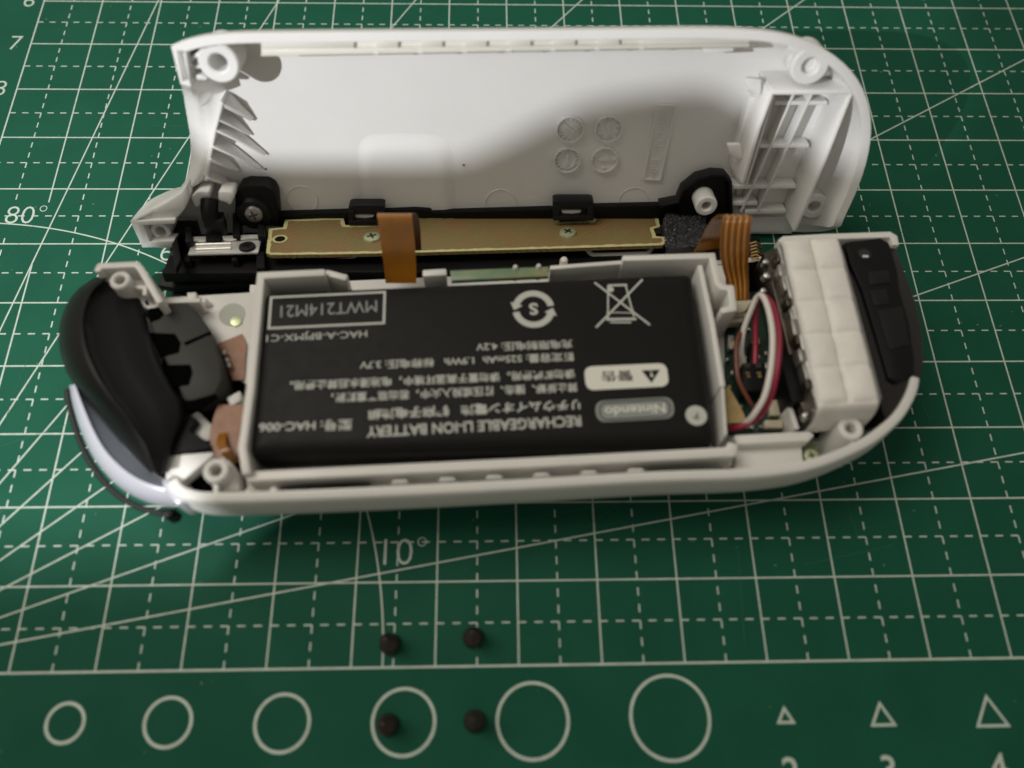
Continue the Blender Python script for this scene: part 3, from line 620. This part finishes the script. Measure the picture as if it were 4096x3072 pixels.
part('wedge', prism(pl([(660, 1822), (850, 1806), (858, 1816), (705, 1945), (662, 1930)], 1.2), .5), 'grey', LP, bevel=.03)
part('gap_shade', prism(pl([(700, 1960), (860, 1830), (950, 1850), (970, 1960), (860, 1985)], 1.02), .1), 'void', LP)  # dark sheet painted for the shade beside the post
# screw posts
def fpost(px, py, z, ro, ri, h, p=FS): return part('screw_post', post(at(px, py, z), ro, ri, h, UP), 'grey', p)
fpost(862, 1880, 1.45, .145, .065, .7); part('post_web', wall(pl([(862, 1925), (862, 1988)], 1.38), .05, .5), 'grey', FS)
part('post_fillet', prism(pl([(870, 1830), (905, 1820), (945, 1880), (960, 1960), (880, 1970)], 1.25), .5), 'grey', FS, bevel=.04)
fpost(3406, 1711, 1.45, .145, .065, .7); part('post_web', wall(pl([(3410, 1760), (3424, 1815)], 1.38), .05, .5), 'grey', FS)
part('post_fillet', lathe(at(3385, 1725, 1.1), [(.20, -.4), (.18, -.05), (.12, .1), (.001, .12)]), 'grey', FS)
fpost(478, 1118, 1.62, .125, .06, .6)
# lug upper left of the front half
part('lug', join(wall(pl([(385, 1085), (398, 1062), (545, 1055), (562, 1075), (640, 1210)], 1.60), .085, .6)), 'tray', FS, bevel=.02)
part('lug_plate', prism(pl([(440, 1070), (545, 1066), (640, 1215), (560, 1235), (500, 1150)], 1.3), .4), 'tray', FS, bevel=.02)
part('lug_step', wall(pl([(525, 1145), (580, 1148), (578, 1180)], 1.5), .05, .3), 'tray', FS, bevel=.01)
part('lug_step', wall(pl([(580, 1200), (600, 1235), (650, 1205), (800, 1200)], 1.3), .06, .3), 'tray', FS, bevel=.01)
# ---- trigger
nC = 26
Ac = [(385, 1106), (308, 1159), (254, 1243), (234, 1347), (250, 1444), (280, 1515), (335, 1590), (408, 1680), (478, 1765), (545, 1835), (610, 1898)]
Bc = [(430, 1112), (372, 1159), (341, 1229), (331, 1298), (341, 1388), (379, 1485), (435, 1575), (518, 1679), (587, 1797), (618, 1894)]
Cc = [(455, 1150), (544, 1180), (578, 1240), (595, 1310), (618, 1390), (648, 1470), (690, 1550), (735, 1640), (700, 1760), (656, 1894)]
def zz(pts, zs):
    n = len(pts); return [at(x, y, zs[0] + (zs[1] - zs[0]) * math.sin(math.pi * i / (n - 1))) for i, (x, y) in enumerate(pts)]
def cv(pts, zs): return resample(crom(zz(pts, zs), 6), nC)
def mixp(a, b, t): return [(p[0] * (1 - t) + q[0] * t, p[1] * (1 - t) + q[1] * t) for p, q in zip(a, b)]
CC = [cv(mixp(Ac, Bc, .15), (.85, .9)), cv(Ac, (1.1, 1.25)), cv(mixp(Ac, Bc, .25), (1.32, 1.55)), cv(mixp(Ac, Bc, .6), (1.42, 1.72)), cv(mixp(Ac, Bc, .9), (1.45, 1.80)), cv(Bc, (1.45, 1.80)), cv(mixp(Bc, Cc, .04), (1.36, 1.66)),
      cv(mixp(Bc, Cc, .2), (1.33, 1.60)), cv(mixp(Bc, Cc, .5), (1.30, 1.54)), cv(mixp(Bc, Cc, .85), (1.27, 1.48)), cv(Cc, (1.22, 1.40)), cv(mixp(Bc, Cc, .97), (.9, .9))]
TG = part('trigger', loft(CC), 'trig', FH, smooth=70, label='curved black trigger with a ridge')
# trigger mechanism
mechp = [(654, 1232), (690, 1212), (740, 1208), (775, 1236), (800, 1262), (828, 1305), (858, 1370), (883, 1444), (888, 1513), (862, 1572), (800, 1610), (735, 1600), (700, 1520), (640, 1400), (600, 1300), (590, 1250)]
TM = part('trigger_housing', prism(pl(mechp, 1.32), .5), 'char', FH, bevel=.035)
for pts, z in (([(735, 1370), (840, 1325), (846, 1334), (742, 1382)], 1.325), ([(590, 1235), (650, 1225), (660, 1250), (640, 1275), (600, 1290)], 1.42), ([(595, 1330), (700, 1335), (722, 1370), (715, 1410), (640, 1430)], 1.40), ([(635, 1460), (760, 1458), (770, 1490), (755, 1540), (680, 1550)], 1.40), ([(735, 1610), (860, 1575), (870, 1590), (800, 1640), (745, 1640)], 1.30)):
    part('notch_shade', prism(pl(pts, 1.326), .02), 'void', TM)  # flat patches on the housing, notch shade put into their colour
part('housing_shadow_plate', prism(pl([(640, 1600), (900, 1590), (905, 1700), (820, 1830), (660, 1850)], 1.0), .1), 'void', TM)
part('housing_arm', prism(pl([(650, 1420), (720, 1440), (735, 1640), (790, 1680), (760, 1720), (860, 1790), (665, 1825), (640, 1900), (600, 1860)], 1.22), .3), 'black', TM, bevel=.02)
# shoulder button: glossy white band with blue-grey recess and black edge
O0 = [(268, 1560), (282, 1640), (318, 1760), (368, 1862), (446, 1958), (530, 2018), (620, 2048), (690, 2058)]
O1 = [(276, 1540), (292, 1625), (330, 1740), (380, 1840), (458, 1932), (540, 1988), (625, 2020), (695, 2030)]
O2 = [(300, 1540), (330, 1620), (372, 1718), (424, 1806), (498, 1880), (570, 1925), (640, 1950), (705, 1962)]
O3 = [(330, 1560), (400, 1640), (450, 1710), (500, 1780), (550, 1830), (600, 1880), (650, 1915), (700, 1935)]
def c2(pts, z, n=24): return resample(crom(pl(pts, z), 5), n)
SB = part('shoulder_button', loft([c2(O1, .75), c2(O1, 1.05), c2(mixp(O1, O2, .3), 1.2), c2(mixp(O1, O2, .7), 1.3), c2(O2, 1.32), c2(mixp(O2, O3, .08), 1.27)]), 'silver', FH, smooth=80, label='glossy white shoulder button under the trigger')
part('button_recess', loft([c2(mixp(O2, O3, .05), 1.27), c2(mixp(O2, O3, .9), 1.12), c2(O3, 1.12)]), 'bluegrey', SB)
part('button_edge', tube(c2(O0, .80), .035, 10, sm=False), 'black2', SB)
part('button_nub', prism(pl([(640, 2035), (700, 2030), (688, 2062), (660, 2072), (640, 2060)], .9), .3), 'black', SB, bevel=.03)
part('rim_end', prism(pl([(640, 1900), (700, 1938), (760, 1990), (740, 2010), (700, 2020), (650, 1960)], 1.36), .5), 'silver', SB, bevel=.05)
# ---- right end
RB = part('main_board', prism(pl([(2900, 1180), (3150, 1150), (3280, 1720), (2900, 1740)], .84), .06), 'green', FH)
part('tan_tape', prism(pl([(2895, 1560), (2915, 1545), (2940, 1590), (2968, 1640), (2990, 1690), (2900, 1692)], 1.12), .03), 'tan', RB)
part('connector', prism(pl([(2912, 1205), (3010, 1198), (2985, 1240), (2965, 1250), (2895, 1252)], 1.12), .16), 'cream', RB, bevel=.01, label='cream flat cable connector')
part('connector', prism(pl([(2892, 1275), (2978, 1268), (2968, 1288), (2886, 1294)], 1.06), .14), 'cream', RB, bevel=.01)
for i in range(11): part('connector_pin', box(at(2900 + i * 8, 1262 - i * .6, 1.08), .012, .09, .03, ex=(1, .2, 0), ey=(-.3, 1, 0)), 'cream' if i % 2 else 'steel', RB)
for i in range(8): part('connector_pin', box(at(2932 + i * 8, 1196 - i * .5, 1.10), .013, .07, .02), 'pcbedge', RB)
part('chip', prism(pl([(2982, 1165), (3002, 1165), (3004, 1195), (2984, 1195)], 1.1), .12), mat('mauve_part', (.10, .05, .05), .5), RB, bevel=.008)
rnd = random.Random(4)
for x, y, w, h, m in ((2912, 1340, 22, 24, 'steel'), (2914, 1364, 24, 24, 'cream'), (2918, 1385, 24, 10, 'steel'), (2960, 1400, 18, 90, 'cream'), (2998, 1375, 26, 100, 'black'), (3025, 1350, 14, 24, 'gold'), (3030, 1420, 10, 12, 'cream'), (3060, 1450, 12, 22, 'steel'), (3110, 1380, 14, 50, 'cream'), (3000, 1700, 16, 14, 'steel'), (3060, 1680, 70, 30, 'cream'), (3080, 1600, 50, 60, 'cream'), (2905, 1430, 10, 12, 'steel'), (2925, 1480, 8, 18, 'steel'), (3040, 1700, 10, 10, 'steel'), (3010, 1340, 12, 14, 'gold'), (2990, 1310, 12, 10, 'steel')):
    part('component', prism(pl([(x, y), (x + w, y - 1), (x + w + 2, y + h), (x + 2, y + h)], .93 + .05 * rnd.random()), .1), m, RB, bevel=.006)
for _ in range(26):
    x, y = rnd.uniform(2895, 3160), rnd.uniform(1300, 1710); part('solder_dot', box(at(x, y, .87), .03, .045, .03), rnd.choice(['steel', 'cream', 'gold']), RB)
# grey shelf lower right
part('end_shelf', prism(pl([(2935, 1738), (3238, 1722), (3262, 1740), (3235, 1765), (3200, 1766), (2950, 1780)], 1.25), .5), 'tray', FS, bevel=.03)
part('end_shelf', prism(pl([(2945, 1772), (3205, 1762), (3216, 1862), (2940, 1880)], 1.08), .4), 'tray', FS, bevel=.02)
part('screw_recess', prism(pl([(3212, 1768), (3270, 1775), (3276, 1848), (3220, 1856)], 1.0), .2), mat('olive_shade', (.16, .20, .10), .5), FS)
s_, sl_ = cross_screw('screw', at(3245, 1822, 1.04), .085, 'brass', FS, UP, .03); part('cross_slot', sl_, 'dsteel', s_)
part('motor_stop', wall(pl([(3158, 1620), (3190, 1715)], 1.2), .06, .5), 'tray', FS, bevel=.01)
# dark sensor window end piece
SW = part('sensor_window', prism(pl([(3372, 970), (3400, 962), (3523, 950), (3585, 978), (3612, 1050), (3640, 1128), (3670, 1210), (3690, 1300), (3700, 1390), (3700, 1460), (3688, 1515), (3650, 1545), (3600, 1620), (3545, 1690), (3515, 1600), (3480, 1450), (3440, 1290), (3405, 1130)], 1.40), .62), 'glass', FH, bevel=.05, label='dark glossy sensor window at the end')
bkp = part('window_bracket', prism(pl([(3384, 985), (3398, 965), (3470, 958), (3525, 950), (3560, 978), (3590, 1080), (3600, 1160), (3640, 1300), (3655, 1420), (3660, 1500), (3590, 1530), (3555, 1510), (3530, 1430), (3490, 1290), (3450, 1160), (3405, 1060)], 1.47), .2), 'black', SW, bevel=.02)
part('bracket_hole', join(lathe(at(3458, 1015, 1.474), [(.075, 0), (.001, .001)], UP, 28)), 'rubber', SW)
part('bracket_boss', join(annulus(at(3458, 1015, 1.476), .105, .078)), 'black2', SW)
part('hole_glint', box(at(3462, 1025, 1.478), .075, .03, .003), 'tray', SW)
for pts, z in (([(3470, 1085), (3555, 1080), (3565, 1130), (3480, 1140)], 1.485), ([(3478, 1160), (3545, 1155), (3560, 1215), (3500, 1225)], 1.485), ([(3510, 1240), (3610, 1225), (3640, 1380), (3560, 1400)], 1.485), ([(3600, 1400), (3655, 1395), (3660, 1440), (3620, 1445)], 1.45)):
    part('bracket_block', prism(pl(pts, z), .1), 'black2', bkp, bevel=.015)
# ================================================================ VIBRATION MOTOR
VM = root('vibration_motor', 'boxy vibration motor wrapped in a quilted white foam pad, at the right end', 'motor', at(3320, 1330, .84))
quad = [at(3132, 962, 1.72), at(3356, 953, 1.72), at(3520, 1600, 1.72), at(3276, 1618, 1.72)]
nu, nv = 56, 150; V = []
for j in range(nv + 1):
    v = -.03 + 1.12 * j / nv
    for i in range(nu + 1):
        u = i / nu; a = quad[0].lerp(quad[1], u); b = quad[3].lerp(quad[2], u); p = a.lerp(b, min(1, max(0, v)))
        dirv = (b - a).normalized()
        q = .055 * (abs(math.sin(math.pi * u * 2)) ** .6) * (.3 + .7 * abs(math.sin(math.pi * max(0, min(1, v)) * 5)) ** .45 if 0 < v < 1 else 0) + .005 * math.sin(v * 47 + u * 2) * (1 - abs(2 * u - 1)) + .006 * math.sin(v * 9 + 1) * math.sin(u * 9)
        if 0 < v < 1: q -= .018 * math.exp(-((u - .5) / .035) ** 2) + .014 * math.exp(-(((v * 5 + .5) % 1 - .5) / .07) ** 2)
        e = min(u, 1 - u) / .06; q -= .03 * (1 - min(1, e)) ** 2
        if v < 0: q -= abs(v) * 6 ** 1.; p = p + dirv * v * 1.0
        if v > 1: w = (v - 1) / .09; p = p + dirv * (.13 * math.sin(w * 1.5)); q -= .55 * w * w
        V.append(p + UP * q)
top = len(V); F = [(j * (nu + 1) + i, j * (nu + 1) + i + 1, (j + 1) * (nu + 1) + i + 1, (j + 1) * (nu + 1) + i) for j in range(nv) for i in range(nu)]
V += [p - UP * .03 for p in V[:top]]; F += [tuple(k + top for k in f[::-1]) for f in F]
def brd(i, j): return j * (nu + 1) + i
for j in range(nv): F += [(brd(0, j), brd(0, j + 1), brd(0, j + 1) + top, brd(0, j) + top), (brd(nu, j + 1), brd(nu, j), brd(nu, j) + top, brd(nu, j + 1) + top)]
for i in range(nu): F += [(brd(i + 1, 0), brd(i, 0), brd(i, 0) + top, brd(i + 1, 0) + top), (brd(i, nv), brd(i + 1, nv), brd(i + 1, nv) + top, brd(i, nv) + top)]
part('foam_pad', (V, F), 'foamw', VM, smooth=60)
MF = part('metal_frame', prism(pl([(3108, 985), (3128, 968), (3358, 958), (3380, 1020), (3530, 1590), (3510, 1625), (3285, 1640), (3262, 1610)], 1.63), .75), 'steel', VM, bevel=.025)
for i, t in enumerate((.08, .16, .24, .36, .44, .52, .6, .7, .8, .88)):
    p = at(3112 + (3265 - 3112) * t, 985 + 630 * t, 1.60); dv = (at(3262, 1610, 1.6) - at(3108, 985, 1.6)).normalized(); sd = Vector((-dv.y, dv.x, 0)) * (-1 if -dv.y > 0 else 1)
    part('frame_clip', box(p + sd * .0 - Vector((.04, 0, .06)), .05 + .03 * (i % 2), .12 + .05 * ((i * 7) % 3), .2, ex=Vector((dv.y, -dv.x, 0)), ey=dv), 'steel' if i % 3 else 'dsteel', MF, bevel=.015)
part('tinted_cover', prism(pl([(3052, 1010), (3105, 985), (3262, 1600), (3225, 1690), (3200, 1600), (3130, 1300)], 1.35), .5), 'dsteel', VM, bevel=.03, label='dark tinted film beside the frame')
part('coil_block', prism(pl([(3120, 1420), (3200, 1410), (3262, 1600), (3170, 1610)], 1.37), .5), 'black', VM, bevel=.02)
for x, y, r in ((3064, 1045, .045), (3070, 1100, .06), (3055, 1160, .045), (3100, 1060, .03), (3225, 1660, .05), (3250, 1580, .04)): part('solder_bead', lathe(at(x, y, 1.42), [(r, -.1), (r * .8, 0), (.001, r * .4)], seg=16), 'steel', VM)
# ================================================================ BATTERY
BZ = 1.47
BT = root('battery', 'flat black rechargeable battery pack printed with upside-down white writing, in the pale tray', 'battery', (7.0, 3.3, .8))
cs = [(1058, 1166), (1380, 1150), (2140, 1108), (2768, 1090), (2790, 1180), (2852, 1500), (2862, 1742), (2000, 1790), (1002, 1822), (1010, 1600)]
cc = pl([(1056, 1160), (2772, 1084), (2868, 1765), (996, 1815)], BZ)
def rquad(q, r, k=5):
    out = []
    for i in range(4):
        p, a, b = q[i], q[i - 1], q[(i + 1) % 4]; u = (a - p).normalized(); w = (b - p).normalized()
        for s in range(k + 1): t = s / k; out.append(p + u * r * (1 - t) ** 2 + w * r * t ** 2)
    return out
def inset(q, d):
    c = sum(q, Vector()) / 4; out = []
    for i in range(4):
        p = q[i]; u = (q[i - 1] - p).normalized(); w = (q[(i + 1) % 4] - p).normalized(); out.append(p + (u + w) * d)
    return out
lev = [(.16, .0), (.08, -.012), (.03, -.05), (.0, -.12), (-.0, -.5), (.05, -.58)]
rings = [[p + UP * dz for p in rquad(inset(cc, d), .09)] for d, dz in lev]
V = [p for r in rings for p in r]; k = len(rings[0]); F = [tuple(range(k)), tuple(range(len(V) - 1, len(V) - 1 - k, -1))]
for i in range(len(rings) - 1):
    for q in range(k): r = (q + 1) % k; F.append((i * k + q, i * k + k + q, i * k + k + r, i * k + r))
BB = part('battery_body', (V, F), 'batt', BT, smooth=60)
bx = (cc[1] - cc[0]).normalized(); by = UP.cross(bx); PZ = BZ + .0012
def btext(s, x0, y0, x1, y1, h, m='print', bold=.0, name='printed_line', z=0.):
    # px of reading start (right side in the picture) and end
    p0 = at(x0, y0, BZ); p1 = at(x1, y1, BZ); return part(name, fit_text(s, p0, p1, h, UP, .0012 + z, bold=bold), m, BB, smooth=0, kind='stuff')
def frame_quad(q, w, z):
    q = [Vector((p.x, p.y, z)) for p in q]; c = inset(q, w); V = q + [Vector((p.x, p.y, z)) for p in c]
    return V, [(i, (i + 1) % 4, (i + 1) % 4 + 4, i + 4) for i in range(4)]
part('printed_frame', frame_quad(pl([(1080, 1186), (1544, 1164), (1540, 1296), (1070, 1318)], BZ), .03, PZ), 'print', BB, smooth=0)
btext('MWT214M21', 1508, 1224, 1122, 1247, .165, 'printg')
btext('HAC-A-BPJMX-C1', 1468, 1331, 1066, 1350, .12)
btext('型号: HAC-006', 1408, 1698, 1036, 1712, .135, bold=.02)
btext('RECHARGEABLE LI-ION BATTERY', 2324, 1683, 1466, 1728, .135, bold=.02)
btext('リチウムイオン電池   锂离子电池组', 2320, 1618, 1470, 1658, .14, bold=.03)
btext('禁止拆解、撞击、挤压或投入火中，若出现严重鼓胀，', 2310, 1548, 1325, 1592, .125, bold=.02)
btext('请勿继续使用。请勿置于高温环境中，电池浸水后禁止使用。', 2300, 1494, 1160, 1543, .125, bold=.02)
btext('额定容量: 525mAh  1.9Wh   标称电压: 3.7V', 2296, 1427, 1440, 1462, .12, bold=.015)
btext('充电限制电压: 4.2V', 2290, 1376, 1905, 1390, .12, bold=.015)
def rrect(q, r, z, n=8):
    q = [Vector((p.x, p.y, z)) for p in q]; return rquad(q, r, n)
wp = rrect(pl([(2335, 1467), (2665, 1452), (2677, 1545), (2345, 1562)], BZ), .11, PZ); part('warning_label', (wp, [tuple(range(len(wp)))]), 'pill', BB, smooth=0)
part('warning_text', fit_text('警告', at(2532, 1502, BZ), at(2405, 1508, BZ), .14, UP, .0022, bold=.01), 'batt', BB, smooth=0)
t0 = [at(2566, 1482, BZ), at(2640, 1479, BZ), at(2606, 1532, BZ)]; part('warning_symbol', ([Vector((p.x, p.y, PZ + .001)) for p in t0], [(0, 1, 2)]), 'batt', BB, smooth=0)
part('warning_symbol', fit_text('!', at(2612, 1497, BZ), at(2600, 1498, BZ), .075, UP, .0032), 'pill', BB, smooth=0)
lp = rrect(pl([(2378, 1605), (2690, 1587), (2700, 1672), (2388, 1690)], BZ), .125, PZ, 10)
part('logo_label', (lp, [tuple(range(len(lp)))]), 'printg', BB, smooth=0)
li = rrect(pl([(2395, 1613), (2676, 1597), (2684, 1664), (2403, 1681)], BZ), .10, PZ + .0008, 10); 
part('logo_ring', tube([p for p in li] + [li[0]], .008, 5, sm=False), 'batt', BB, smooth=0)
part('logo_text', fit_text('Nintendo', at(2660, 1632, BZ), at(2420, 1647, BZ), .115, UP, .0022, bold=.01), 'pill', BB, smooth=0)
c = at(2785, 1662, BZ); V, F = annulus(c, .125, .001, z=.0012); part('round_mark', (V, F), 'print', BB, smooth=0)
part('round_mark', text('P', .13, c + UP * .0025, -bx, -by), 'batt', BB, smooth=0)
# recycling ring with S
c = at(2134, 1236, BZ); ex, ey = -bx, -by
def arcb(c, r0, r1, a0, a1, z, n=24):
    V = []
    for i in range(n + 1):
        t = a0 + (a1 - a0) * i / n; d_ = ex * math.cos(t) + ey * math.sin(t); V += [c + d_ * r0 + UP * z, c + d_ * r1 + UP * z]
    return V, [(2 * i, 2 * i + 1, 2 * i + 3, 2 * i + 2) for i in range(n)]
def arrow(c, r, a, s, z):
    d_ = ex * math.cos(a) + ey * math.sin(a); t = -ex * math.sin(a) + ey * math.cos(a); p = c + d_ * r + UP * z
    return [p - d_ * s, p + d_ * s, p + t * s * 1.2], [(0, 1, 2)]
part('recycling_symbol', join(arcb(c, .18, .262, .15, 2.75, .0012), arcb(c, .18, .262, .15 + math.pi, 2.75 + math.pi, .0012), arrow(c, .221, 2.75, .08, .0014), arrow(c, .221, 2.75 + math.pi, .08, .0014)), 'print', BB, smooth=0)
part('recycling_symbol', fit_text('S', c + (-ex) * .055, c + ex * .055, .17, UP, .0016, bold=.03), 'print', BB, smooth=0)
# crossed-out bin
def bs(a, b, w=.026, z=.0014):
    p, q = at(*a, BZ), at(*b, BZ); V, F = seg2(p, q, w, BZ + z); return V, F
bin_ = [bs((2378, 1130), (2600, 1300), .026), bs((2570, 1118), (2384, 1310), .026, .0017), bs((2432, 1142), (2508, 1140), .03, .002), bs((2432, 1142), (2432, 1276), .02, .0023), bs((2502, 1140), (2536, 1268), .02, .0026),
        bs((2430, 1180), (2440, 1180), .02, .0029), bs((2425, 1278), (2545, 1276), .034, .0032), bs((2440, 1290), (2525, 1290), .02, .0035), bs((2425, 1250), (2530, 1252), .014, .0038)]
part('bin_symbol', join(*bin_, annulus(at(2442, 1158, BZ), .04, .0, z=.0041)), 'print', BB, smooth=0)
# wires of the battery
part('wire', tube([at(2900, 1712, 1.0), at(2940, 1712, 1.15), at(3020, 1680, 1.3), at(3076, 1606, 1.5), at(3108, 1480, 1.7), at(3116, 1340, 1.75), at(3094, 1230, 1.7), at(3058, 1185, 1.6), at(3035, 1190, 1.5), at(3022, 1270, 1.3), at(3022, 1380, 1.15), at(3020, 1460, 1.1)], .036), 'wirer', BT, label='crimson wire')
part('wire', tube([at(2975, 1700, 1.18), at(2990, 1686, 1.25), at(3018, 1655, 1.42), at(3060, 1580, 1.6), at(3085, 1460, 1.72), at(3090, 1340, 1.78), at(3074, 1240, 1.74), at(3050, 1185, 1.66), at(3028, 1190, 1.55), at(3000, 1250, 1.4), at(2975, 1320, 1.25), at(2965, 1400, 1.1), at(2975, 1450, 1.0)], .036), 'wire', BT, label='white wire')
part('wire', tube([at(2975, 1310, 1.2), at(2950, 1360, 1.25), at(2945, 1430, 1.25), at(2955, 1520, 1.2), at(2995, 1600, 1.1), at(3020, 1640, 1.0)], .03), 'wireb', BT, label='brown wire')
PL = part('plug', prism(pl([(2968, 1455), (3062, 1450), (3068, 1560), (2976, 1566)], 1.14), .25), 'black', BT, bevel=.015)
for x in (2990, 3035): part('plug_contact', join(box(at(x, 1492, 1.145), .05, .02, .01), box(at(x + 4, 1505, 1.145), .04, .03, .01)), 'gold', PL); part('plug_slot', prism(pl([(x - 14, 1452), (x + 10, 1451), (x + 12, 1470), (x - 12, 1471)], 1.145), .02), 'rubber', PL)
# ================================================================ SHADOW BLOCKER (added, unseen by the camera; plates cut to shape the curved shadow)
EDGE = [BM @ bl(x, y, c) for x, y, c in ((690, 500, -.5), (780, 570, -.5), (900, 620, -.65), (1040, 650, FLOOR), (1450, 655, FLOOR), (1780, 648, FLOOR), (1920, 612, FLOOR), (2080, 535, FLOOR), (2300, 430, FLOOR), (2500, 385, FLOOR), (2700, 362, FLOOR), (2880, 368, FLOOR), (3035, 540, -.06), (3250, 640, -.06), (3500, 650, 0), (3535, 500, 0), (3455, 255, 0), (3335, 140, 0), (3200, 60, 0))]
EDGE += [Vector(p) for p in ((21, 15, 0), (24, 4, 0), (20, -5, 0), (8, -5, 0), (2.3, -5, 0), (2.9, -.4, 0), (4.0, 1.0, .6), (4.5, 1.6, 1.3), (4.3, 1.95, 1.4), (3.5, 2.6, 1.4), (3.0, 3.2, 1.4), (2.5, 4.0, 1.5), (2.3, 4.9, 1.5), (2.4, 5.6, 1.3))]
DL = root('unseen_key_lamp', 'added blocker plates and arm by the unseen key lamp, out of view on the left', 'shadow blocker', LAMP + Vector((0, 0, .6)))
AX = (Vector((7, 5, 0)) - LAMP).normalized()
def on_blocker(p, dist): d = (p - LAMP).normalized(); return LAMP + d * (dist / d.dot(AX))
sil = crom([on_blocker(q, 4.) for q in EDGE] + [on_blocker(EDGE[0], 4.)], 4)[:-1]
part('shadow_blocker', prism(sil, .03, -AX), 'dsteel', DL, smooth=0)  # added plate, outline projected back from the wanted shadow edge
e_ = [on_blocker(Vector((-14, 1.3, 0)), 1.3), on_blocker(Vector((16, 1.3, 0)), 1.3)]; dn = Vector((0, -1, -.25)) * 1.2
part('shadow_blocker', prism([e_[0], e_[1], e_[1] + dn, e_[0] + dn], .03, -AX), 'dsteel', DL, smooth=0)  # second added plate, close to the lamp, for a softer shadow edge
part('added_lamp_arm', tube([LAMP - AX * .3, LAMP - AX * 3 + Vector((-1, 0, 1)), LAMP + Vector((-8, -3, -4)), LAMP + Vector((-9, -3, -15.2))], .25, 12), 'dsteel', DL)
# ================================================================ RIBBON CABLES
R1 = root('ribbon_cable', 'flat amber ribbon cable standing up over the tan circuit board, beside the battery', 'ribbon cable', at(1600, 1000, .9))
w = Vector((.50, -.0, 0))
part('cable_strip', strip([at(1604, 1132, 1.05), at(1600, 1060, 1.25), at(1590, 960, 1.55), at(1582, 890, 1.75), at(1578, 862, 1.80), at(1582, 855, 1.76)], [Vector((.40, .0, 0)), Vector((.43, 0, 0)), Vector((.43, 0, 0)), Vector((.44, 0, 0))], .014), 'flex', R1)
part('cable_return', strip([at(1590, 854, 1.77), at(1604, 880, 1.62), at(1612, 930, 1.3), at(1618, 1000, .85)], Vector((.46, 0, 0)), .014), 'flexd', R1, label='darker underside of the folded strip')
R2 = root('ribbon_cable', 'looped amber ribbon cable with fine copper tracks, beside the black foam block', 'ribbon cable', at(2940, 1100, .9))
pp = [at(2955, 1198, 1.12), at(2950, 1130, 1.25), at(2940, 1060, 1.45), at(2938, 980, 1.7), at(2944, 905, 1.9), at(2950, 868, 1.92), at(2925, 862, 1.75), at(2895, 890, 1.45), at(2862, 950, 1.0), at(2830, 1000, .8)]
wd = [Vector((.24, -.01, 0)), Vector((.30, 0, 0)), Vector((.37, 0, 0)), Vector((.37, 0, 0)), Vector((.36, 0, 0)), Vector((.36, 0, .0)), Vector((.38, .0, 0)), Vector((.4, .1, 0))]
part('cable_strip', strip(pp, wd, .014, 10), 'flex', R2)
for i in range(9):
    f = -.43 + .86 * i / 8
    V_ = crom(pp, 10); n_ = len(V_); Q = []
    for j, p in enumerate(V_[:int(n_ * .62)]):
        u = j / (n_ - 1) * (len(wd) - 1); a = min(int(u), len(wd) - 2); Q.append(p + wd[a].lerp(wd[a + 1], u - a) * f + Vector((0, -.004, .009)))
    part('track_and_highlight', tube(Q, .014 if i % 2 else .008, 6, sm=False), 'flexl' if i % 2 else 'flexd', R2, smooth=60)  # wider bright bands are painted highlights, thin dark ones are tracks
